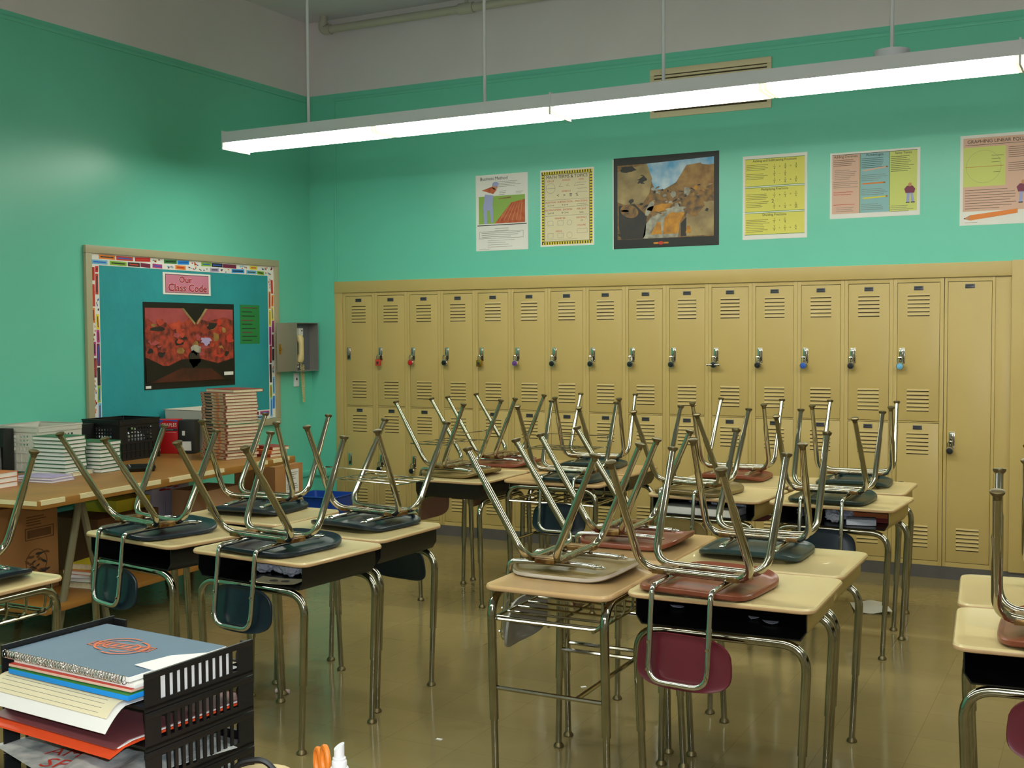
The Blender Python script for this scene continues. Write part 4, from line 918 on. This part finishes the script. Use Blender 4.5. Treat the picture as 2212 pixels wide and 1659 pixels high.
# ------------------------------------------------------------------ things under and beside the table
def carton(label, x, y, z, th, w_, d, h, m, flaps=True, pr=None):
    t = thing('cardboard_box', label, 'box', (x, y, z), th)
    mb = MB(m); mb.box(-w_/2, w_/2, -d/2, d/2, 0, h, bev=.002); obj('carton', mb, t)
    if flaps:
        for k, (a, b) in enumerate(((-d/2, -.001), (.001, d/2))): mb = MB(m); mb.box(-w_/2, w_/2, a, b, h+.0003, h+.004); obj('flap', mb, t)
        mb = MB('cardboard_pink'); mb.box(-w_/2, w_/2, -.025, .025, h+.0043, h+.0048); obj('packing_tape', mb, t)
    if pr:
        s = Sheet((w_/2+.0006, -d/2, 0), (0, 1, 0), (0, 0, 1), (1, 0, 0), 'ink'); s.t = 0; pr(s, d, h); obj('printed_marking', s, t)
    return t
SHZ = .2228
def pr1(s, d, h):
    s.lines(d-.22, d-.08, h-.06, 4, .014, 'cardboard_dark', .005, 1)
    for a in ((d-.23, h*.6, d-.03, h*.61), (d-.23, h*.73, d-.03, h*.74), (d-.23, h*.6, d-.223, h*.74), (d-.037, h*.6, d-.03, h*.74)): s.rect(*a, 'cardboard_dark', 1)
    s.rect(d-.215, h*.625, d-.05, h*.715, 'cardboard_dark', 1)
    for k in range(26): u = d-.155+R_.uniform(-.07, .07); v = h*.34+R_.uniform(-.06, .06); s.blob(u, v, R_.uniform(.008, .03), R_.uniform(.003, .009), 'cardboard_dark' if k % 3 else 'ink', 1+k*.04, 9, R_.uniform(-.6, .6), .3)
    s.ring(d-.155, h*.34, .075, .006, 'cardboard_dark', 1, 18, .95)
carton('brown cardboard box with dark printed emblem on the low shelf', .70, -3.53, SHZ, .09, .28, .40, .46, 'cardboard', True, pr1)
carton('dark brown open carton under the table behind the trestle leg', .52, -2.74, SHZ, .09, .42, .52, .30, 'cardboard_dark', False)
carton('flat yellow box lying on the dark carton under the table', .50, -2.62, SHZ+.3008, .09, .3, .3, .07, 'yellow', False)
def pr2(s, d, h): [s.blob(d*.5+R_.uniform(-.12, .12), h-.04+R_.uniform(-.015, .015), .03, .006, 'red_ink', 1, 8, 0, .3) for _ in range(6)]; s.rect(.02, h*.4, d-.02, h*.405, 'lilac', 1); s.rect(d*.35, .01, d*.355, h*.7, 'ink', 1)
carton('pale lilac printed carton on the low shelf under the table', .42, -2.23, SHZ, .09, .3, .36, .42, 'carton_lilac', False, pr2)
carton('plain pinkish cardboard box on the low shelf under the far half of the table', .80, -2.14, SHZ, .09, .26, .36, .385, 'cardboard_pink', True)
carton('lower cardboard box stacked on the floor past the far end of the table', .66, -1.37, 0.0005, .05, .36, .34, .33, 'cardboard', True)
def pr3(s, d, h): s.rect(d-.2, h-.19, d-.05, h-.03, 'paper_white', 1); s.lines(d-.19, d-.06, h-.05, 4, .014, 'grey_ink', .004, 2); s.lines(d-.19, d-.06, h-.13, 3, .014, 'grey_ink', .004, 2)
carton('upper cardboard box with a white label past the far end of the table', .66, -1.37, .3355, .05, .34, .32, .33, 'cardboard', True, pr3)
z = SHZ
for k, (c, pg, h) in enumerate((('paper_white', 'page_edges', .034), ('book_green', 'paper_white', .024), ('lilac', 'paper_white', .02), ('book_orange', 'paper_white', .018), ('yellow', 'page_edges', .03))):
    book('textbook', 0.985+.005*k, -3.215-.01*k+(.05 if k == 4 else 0), z+.0003, .1+.1*(k % 3), .24, .2, h, c, '%s book, %s in the small pile on the low shelf' % (['white', 'green', 'lilac', 'orange', 'yellow'][k], nth(k, 5)), pages=pg, sp_side=1); z += h+.0006
t = thing('recycling_bin', 'blue recycling bin on the floor in the corner by the lockers', 'bin', (.33, -.30, 0.0005), .1)
mb = MB('bin_blue'); mb.loft([rrect(.30, .26, .02, 0), rrect(.37, .33, .025, .29), rrect(.40, .36, .03, .30), rrect(.40, .36, .03, .305), rrect(.36, .32, .025, .305), rrect(.29, .25, .02, .006)]); obj('shell', mb, t)

# ------------------------------------------------------------------ crumpled papers and sheets in the desks
def local(dk, lx, ly, z):
    x, y, th, dd = DESKS[dk]; return (x+math.cos(th)*lx-math.sin(th)*ly, y+math.sin(th)*lx+math.cos(th)*ly, z)
BZ = .6226
def crumple(dk, lx, ly, r, label, group, m='crumple', fl=.8):
    mb = MB(m); bmesh.ops.create_icosphere(mb.bm, subdivisions=3, radius=r)
    for v in mb.bm.verts: k = R_.uniform(.72, 1.08); v.co *= k; v.co.z *= fl
    zm = min(v.co.z for v in mb.bm.verts)
    for v in mb.bm.verts: v.co.z -= zm
    return tag(obj('crumpled_paper', mb.mesh('crumpled_paper', False), None, local(dk, lx, ly, BZ+.0004)), label, 'paper', group)
def sheet(name, loc, th, w_, d, label, cat, m='paper_white', group=None, curl=.0, nx=10, ny=10, fn=None, h=.0008, pr=None):
    mb = MB(m); g = [[None]*(ny+1) for _ in range(nx+1)]; g2 = [[None]*(ny+1) for _ in range(nx+1)]
    f = fn or (lambda u, v: curl*(u*u+v*v*.5))
    for i in range(nx+1):
        for j in range(ny+1):
            u, v = i/nx*2-1, j/ny*2-1; p = (u*w_/2, v*d/2, f(u, v)+h); g[i][j] = mb.bm.verts.new(p); g2[i][j] = mb.bm.verts.new((p[0], p[1], p[2]-h))
    for i in range(nx):
        for j in range(ny): mb.bm.faces.new((g[i][j], g[i+1][j], g[i+1][j+1], g[i][j+1])); mb.bm.faces.new((g2[i][j+1], g2[i+1][j+1], g2[i+1][j], g2[i][j]))
    for i in range(nx):
        mb.bm.faces.new((g2[i][0], g2[i+1][0], g[i+1][0], g[i][0])); mb.bm.faces.new((g2[i+1][ny], g2[i][ny], g[i][ny], g[i+1][ny]))
    for j in range(ny): mb.bm.faces.new((g2[0][j+1], g2[0][j], g[0][j], g[0][j+1])); mb.bm.faces.new((g2[nx][j], g2[nx][j+1], g[nx][j+1], g[nx][j]))
    if pr: pr(mb, f)
    return tag(obj(name, mb, None, loc, th), label, cat, group)
for k, (lx, ly, r) in enumerate(((-.07, -.06, .042), (.0, -.03, .043), (.075, -.06, .042), (.15, -.04, .042), (.22, -.07, .036), (.03, .05, .043))):
    crumple('L2', lx, ly, r, 'crumpled paper stuffed in the box of the front right desk of the left cluster', 'crumpled papers in the left cluster')
sheet('drawing_sheet', local('L2', .10, -.16, BZ+.0006), .15, .19, .1, 'grey sheet with two ring drawings lying at the front of a desk box', 'paper', 'paper_cream', curl=.004, pr=lambda mb, f: [mb.face([(cx+r*math.cos(a)*1.0, -.0+r*math.sin(a), f(cx/.085, 0)+.004) for a in [2*PI*j/16 for j in range(16)]], 'grey_ink') for cx in (-.02, .03) for r in (.017,)])
t = thing('paper_ream', 'white ream of paper standing in the box of a desk near the lockers', 'paper', local('M1', -.04, -.11, BZ+.0006), -.08)
mb = MB('paper_white'); mb.box(-.2, .2, -.09, .09, 0, .035, bev=.002); obj('stack', mb, t)
for k, (lx, ly, r) in enumerate(((-.15, .06, .038), (-.03, .07, .038), (.09, .07, .038))): crumple('M1', lx, ly, r, 'crumpled paper behind the white ream in a desk box', 'crumpled papers near the lockers', fl=.9)
for k, (lx, ly, r) in enumerate(((-.2, .0, .03), (-.03, -.06, .042), (.03, -.01, .042), (.0, -.12, .03))): crumple('M2', lx, ly, r, 'crumpled paper in the desk box right of the one with the ream', 'crumpled papers right of the ream')
p = local('M2', .12, -.10, BZ+.0006); t = thing('paper_stack', 'loose stack of pale papers at the front of the desk box right of the ream', 'paper', p, .2)
mb = MB('crumple'); mb.box(-.07, .07, -.05, .05, 0, .03, bev=.006); obj('stack', mb, t)
z = BZ+.0005
for k in range(2): 
    p = local('M2', .14, .06, z); book('textbook', p[0], p[1], p[2], -.06, .22, .16, .022, 'book_orange' if k else 'book_red', '%s book at the back of the desk box with crumpled papers near the lockers' % ['lower reddish', 'upper orange'][k]); z += .0226
for k, (lx, ly, r) in enumerate(((-.21, .02, .03), (.06, -.02, .022), (.13, -.06, .03))):
    mb = MB('crumple'); P = [(r*R_.uniform(.5, 1.1)*math.cos(2*PI*j/6+.4*k), r*R_.uniform(.4, .8)*math.sin(2*PI*j/6+.4*k)) for j in range(6)]
    mb.loft([[(x, y, h+.25*abs(x)+.1*abs(y)) for x, y in P] for h in (0, .0008)])
    tag(obj('paper_scrap', mb, None, local('R2', lx, ly, BZ+.0004)), 'small torn paper scrap in the long open desk box in front', 'scrap', 'scraps in the foreground desk box')
# floor litter
sheet('paper_sheet', (4.64, -1.0, .001), .3, .2, .26, 'torn white paper lying on the floor below the right-hand desks', 'paper', fn=lambda u, v: .008*(1+math.sin(3*u+v)))
t = tag(obj('chalk_stick', (lambda m: (m.cyl((-.03, 0, .009), (.03, .02, .009), .009), m)[1])(MB('chalk')), None, (2.638, -3.719, .0005)), 'pale pink piece of chalk lying on the floor under the left desks', 'chalk')
for k, (x, y) in enumerate(((3.55, -3.9), (3.78, -3.05), (3.95, -4.75), (3.3, -4.85))):
    mb = MB('paper_white'); mb.box(-.012, .012, -.006, .006, 0, .003); tag(obj('paper_scrap', mb, None, (x, y, .0005), k*.9), 'tiny white paper scrap lying on the open floor', 'scrap', 'paper scraps on the floor')

# ------------------------------------------------------------------ teacher's desk with letter trays (lower left foreground)
KZ = .76
t = thing('teacher_desk', 'wooden desk under the black letter trays, just below the picture', 'desk', (4.19, -6.99, 0))
mb = MB('table_wood'); mb.box(0, 1.25, 0, .85, KZ-.03, KZ, bev=.004); obj('desktop', mb, t)
for x in (.02, 1.18):
    for y in (.03, .77): mb = MB('steel_paint'); mb.box(x, x+.05, y, y+.05, 0, KZ-.031); obj('leg', mb, t)
TRAY_FIRST = set(o.name for o in COL.objects)
TX0, TX1, TY0, TY1, TH = 4.225, 4.560, -6.412, -6.182, .060
def letter_tray(k):
    z = KZ+.0006+k*TH; nm = ['bottom', 'fourth', 'third', 'second', 'top'][k]
    t = thing('letter_tray', '%s black slotted letter tray of the stack in the lower left foreground' % nm, 'letter tray', ((TX0+TX1)/2, (TY0+TY1)/2, z), 0, 'stacked black letter trays')
    W_, D_ = (TX1-TX0), (TY1-TY0); h = TH-.0012
    mb = MB('tray_black'); mb.box(-W_/2, W_/2, -D_/2, D_/2, .004, .008); obj('base_panel', mb, t)
    for s in (-1, 1):
        mb = MB('tray_black'); a, b = (s*W_/2-.0028, s*W_/2) if s > 0 else (-W_/2, -W_/2+.0028)
        mb.box(a, b, -D_/2, D_/2, 0, .014); mb.box(a-.001, b+.001, -D_/2, D_/2, h-.010, h, bev=.001); mb.box(a, b, -D_/2, -D_/2+.03, .014, h-.010); mb.box(a, b, D_/2-.035, D_/2, .014, h-.010)
        n = 11
        for j in range(1, n): y = -D_/2+.03+(D_-.065)*j/n; mb.box(a, b, y-.0032, y+.0032, .014, h-.010)
        obj('side_wall', mb, t)
        mb = MB('tray_black'); x0 = W_/2-.035 if s > 0 else -W_/2+.004; mb.loft([[(x0, y, .008), (x0+.031, y, .008), (x0+.031, y, h-.004), (x0+.0+(.0 if s < 0 else .012), y, h-.004), (x0+(.0 if s > 0 else .0), y, h*.5)] for y in (D_/2-.004, D_/2)]); obj('corner_wing', mb, t)
    mb = MB('tray_black'); mb.box(-W_/2+.036, W_/2-.036, D_/2-.004, D_/2, .008, .02); obj('back_lip', mb, t)
    return z+.0086
ZT = [letter_tray(k) for k in range(5)]
zt = ZT[4]; cx, cy = (TX0+TX1)/2, (TY0+TY1)/2
def droop(off, d, h0, c=.51): return lambda u, v: h0-c*max(0, -(off+v*d/2)-.122)**1.5
# papers in the top tray
sheet('paper_sheet', (cx-.008, cy-.026, zt+.001), -.03, .30, .27, 'white lined sheet drooping out of the front of the top tray', 'paper', m='paper_white', ny=36, fn=droop(-.026, .27, .0014, 4.2))
sheet('paper_sheet', (cx-.012, cy-.017, zt+.0055), -.03, .285, .265, 'cream lined sheet on top of the drooping paper in the top tray', 'paper', m='paper_cream', ny=36, fn=droop(-.017, .265, .0014, 4.2), pr=lambda mb, f: [mb.box(-.13, .12, -.129+.006*j, -.1285+.006*j, f(0, (-.129+.006*j)/.1325)+.0012, f(0, (-.129+.006*j)/.1325)+.0016, 'grey_ink') for j in range(9)])
z0 = zt+.010
def flat_pad(name, label, cat, x, y, z, th, l, d, h, m, edge=None, extra=None):
    t = thing(name, label, cat, (x, y, z), th); mb = MB(m, edge or m); mb.box(-l/2, l/2, -d/2, d/2, 0, h, edge or m, bev=.0006); mb.box(-l/2+.0005, l/2-.0005, -d/2+.0005, d/2-.0005, h, h+.0006, m); obj('cover', mb, t)
    if extra: extra(t)
    return t
flat_pad('workbook', 'green workbook with a bright blue spine under the spiral notebook', 'workbook', cx+.005, cy-.028, z0, -.02, .285, .195, .008, 'green', 'bright_blue')
flat_pad('folder', 'red and pink folder between the workbook and the spiral notebook', 'folder', cx-.0, cy-.022, z0+.0102, .0, .285, .195, .004, 'red_ink', 'salmon_print')
flat_pad('paper_pad', 'thin white pad under the spiral notebook', 'paper', cx+.004, cy-.018, z0+.0152, -.01, .285, .19, .005, 'paper_white')
def nb(t):
    s = Sheet((-.15, -.105, .0084), (1, 0, 0), (0, 1, 0), (0, 0, 1), 'logo_orange'); s.t = 0; c, v = .15, .115
    a = .14
    def R(u, w_): return (c+u*math.cos(a)-w_*math.sin(a), v+u*math.sin(a)+w_*math.cos(a))
    def band(p, th): # thin outline strips around a polygon
        for i in range(len(p)):
            p0, p1 = Vector(p[i]), Vector(p[(i+1) % len(p)]); d = (p1-p0).normalized()*th*.5; n = Vector((-d.y, d.x)); s.poly([tuple(p0-d-n), tuple(p1+d-n), tuple(p1+d+n), tuple(p0-d+n)], 'logo_orange', 1)
    band([R(-.062, -.012), R(.062, -.012), R(.062, .012), R(-.062, .012)], .003); band([R(-.056, -.006), R(.056, -.006), R(.056, .006), R(-.056, .006)], .002)
    for k in range(7): u = -.046+.0155*k; s.poly([R(u-.004, -.0045), R(u+.003, -.0045), R(u+.005, .0045), R(u-.002, .0045)], 'logo_orange', 1)
    for (ou, ow, b0, b1) in ((-.010, .006, 65, 262), (.010, -.006, 245, 442)):
        for rad, th in ((.044, .0042), (.029, .003)):
            q = []
            for j in range(19):
                b = math.radians(b0+(b1-b0)*j/18); q.append((math.cos(b), math.sin(b)*.86))
            for (c0, s0), (c1, s1) in zip(q, q[1:]): s.poly([R(ou+rad*c0, ow+rad*s0), R(ou+rad*c1, ow+rad*s1), R(ou+(rad-th)*c1, ow+(rad-th)*s1), R(ou+(rad-th)*c0, ow+(rad-th)*s0)], 'logo_orange', 2)
    obj('printed_emblem', s, t)
    mb = MB('chrome_bright'); pts = []
    for k in range(46*8): b = 2*PI*k/8; pts.append((-.146+.292*k/(46*8), -.106+.0055*math.cos(b), .0045+.0065*math.sin(b)))
    mb.tube(pts, .0007, n=4); obj('spiral_binding', mb, t)
flat_pad('spiral_notebook', 'grey-blue spiral notebook with an orange emblem on the top tray', 'notebook', cx-.012, cy-.012, z0+.0232, -.02, .295, .20, .0078, 'notebook_cover', 'paper_white', nb)
t = thing('paper_sheet', 'white sheet standing along the right wall of the top tray with a flap folded over', 'paper', (TX1-.0105, cy, zt+.0006))
mb = MB('paper_white'); mb.box(-.0012, .0012, -.088, .072, 0, .040); obj('standing_part', mb, t)
mb = MB('paper_white'); mb.loft([[(.0005, -.075, .0405+h), (.0005, .06, .0405+h), (-.052, -.005, .0425+h), (-.062, -.07, .0425+h)] for h in (0, .0006)]); obj('folded_flap', mb, t)
# second tray: orange folder with a maroon sheet
z2 = ZT[3]
sheet('folder', (cx-.0, cy-.022, z2+.002), -.04, .305, .275, 'bright orange folder sticking out of the second tray', 'folder', m='folder_orange', fn=droop(-.022, .275, .003, 1.5), h=.003)
sheet('paper_sheet', (cx+.004, cy-.012, z2+.0062), -.04, .295, .262, 'thin white sheet on the orange folder in the second tray', 'paper', fn=droop(-.012, .262, .003, 1.5), h=.0015)
sheet('folder', (cx+.002, cy-.014, z2+.0085), -.04, .295, .27, 'maroon folder lying on the orange folder in the second tray', 'folder', m='folder_maroon', fn=droop(-.014, .27, .003, 1.5), h=.0012)
# third tray: newsprint
z3 = ZT[2]
def newsp(mb, f):
    s = Sheet((0, 0, 0), (math.cos(.5), math.sin(.5), 0), (-math.sin(.5), math.cos(.5), 0), (0, 0, 1), 'red_ink'); s.t = .0045
    s.text('AMI', -.05, -.05, .045, 'red_ink', 1); s.text('SPI', -.035, -.095, .05, 'red_ink', 1)
    mb.merge(s.bm, 'red_ink')
sheet('newspaper', (cx+.0, cy-.03, z3+.002), -.25, .30, .27, 'printed paper with red letters sticking out of the third tray', 'paper', m='news', fn=lambda u, v: .003, pr=newsp)
sheet('paper_sheet', (cx+.08, cy-.05, z3+.008), .2, .15, .22, 'crumpled grey sheet on the printed paper in the third tray', 'paper', m='news', fn=lambda u, v: .008*(1+math.sin(5*u+2*v)))
for k in range(3): flat_pad('magazine', '%s colourful magazine lying in the fourth tray' % ['lower', 'middle', 'upper'][k], 'magazine', cx+.01*k, cy-.01, ZT[1]+.0005+.0062*k, .02*k, .29, .21, .005, ['green', 'light_blue', 'news'][k], 'paper_white')
# the whole stack stands slightly askew on the desk
for o in COL.objects:
    if o.name not in TRAY_FIRST and o.parent is None:
        d = o.location-Vector((TX1, TY0, 0)); a = -.05; o.location = (TX1+d.x*math.cos(a)-d.y*math.sin(a), TY0+d.x*math.sin(a)+d.y*math.cos(a), d.z); o.rotation_euler.z += a
# spray bottle, scissors in a cup, pencil pouch
t = thing('spray_bottle', 'white spray bottle with a stepped nozzle cap at the bottom edge of the picture', 'bottle', (4.80, -6.258, KZ+.0005))
mb = MB('white_plastic'); mb.lathe([(.022, 0), (.024, .004), (.024, .105), (.020, .12), (.0128, .124)]); obj('body', mb, t)
mb = MB('white_plastic'); mb.lathe([(.0138, .1245), (.0142, .126), (.0142, .146), (.0132, .1475)]); obj('collar', mb, t)
mb = MB('white_plastic'); mb.lathe([(.0115, .148), (.0115, .157), (.0108, .158), (.0100, .159), (.0100, .162), (.0085, .163)]); mb.loft([[(.0079*math.cos(a), .0079*math.sin(a), .1632+dz*(1+.3*math.cos(a-.8))) for a in [2*PI*j/20 for j in range(20)]] for dz in (0, .0165)]); obj('nozzle', mb, t)

t = thing('pencil_cup', 'small cup holding scissors beside the spray bottle, below the picture', 'cup', (4.735, -6.215, KZ+.0005))
mb = MB('black_plastic'); mb.lathe([(.03, 0), (.034, .085), (.031, .085), (.028, .006), (.002, .006)]); obj('shell', mb, t)
t = thing('scissors', 'orange-handled scissors standing upright at the bottom edge of the picture', 'scissors', (4.735, -6.215, KZ+.0065), -.55)
mb = MB('chrome_bright'); mb.loft([[(-.004, -.001, .0), (.004, -.001, 0), (.004, .001, 0), (-.004, .001, 0)], [(-.008, -.001, .1), (.008, -.001, .1), (.008, .001, .1), (-.008, .001, .1)]]); obj('blade', mb, t)
for s, dz in ((1, .012), (-1, 0)):
    mb = MB('orange'); mb.tube([(s*.014+.012*math.cos(a)*1.0, .0, .120+dz+.020*math.sin(a)) for a in [2*PI*j/24 for j in range(24)]], .0048, n=8, closed=True); mb.tube([(0, 0, .095), (s*.008, 0, .106+dz)], .006, n=8); obj('handle', mb, t)
t = thing('pencil_pouch', 'beige zipped pouch with a black strap beside the letter trays', 'pouch', (4.648, -6.25, KZ+.0005), .45)
mb = MB('pouch'); n = 16; mb.loft([[(.058*k*math.cos(2*PI*j/n), .035*k*math.sin(2*PI*j/n), z) for j in range(n)] for k, z in ((.9, 0), (1, .02), (1, .085), (.9, .108), (.7, .115))]); obj('body', mb, t)
mb = MB('black_matte'); mb.tube(fillet([(-.056, .0, .08), (-.045, .0, .126), (.0, .0, .132), (.02, .0, .11)], .03), .005, n=8); obj('strap', mb, t)
mb = MB('book_red'); mb.tube([(-.038, -.01, .114), (0, -.012, .1165), (.038, -.01, .114)], .003, n=6); obj('zipper', mb, t)
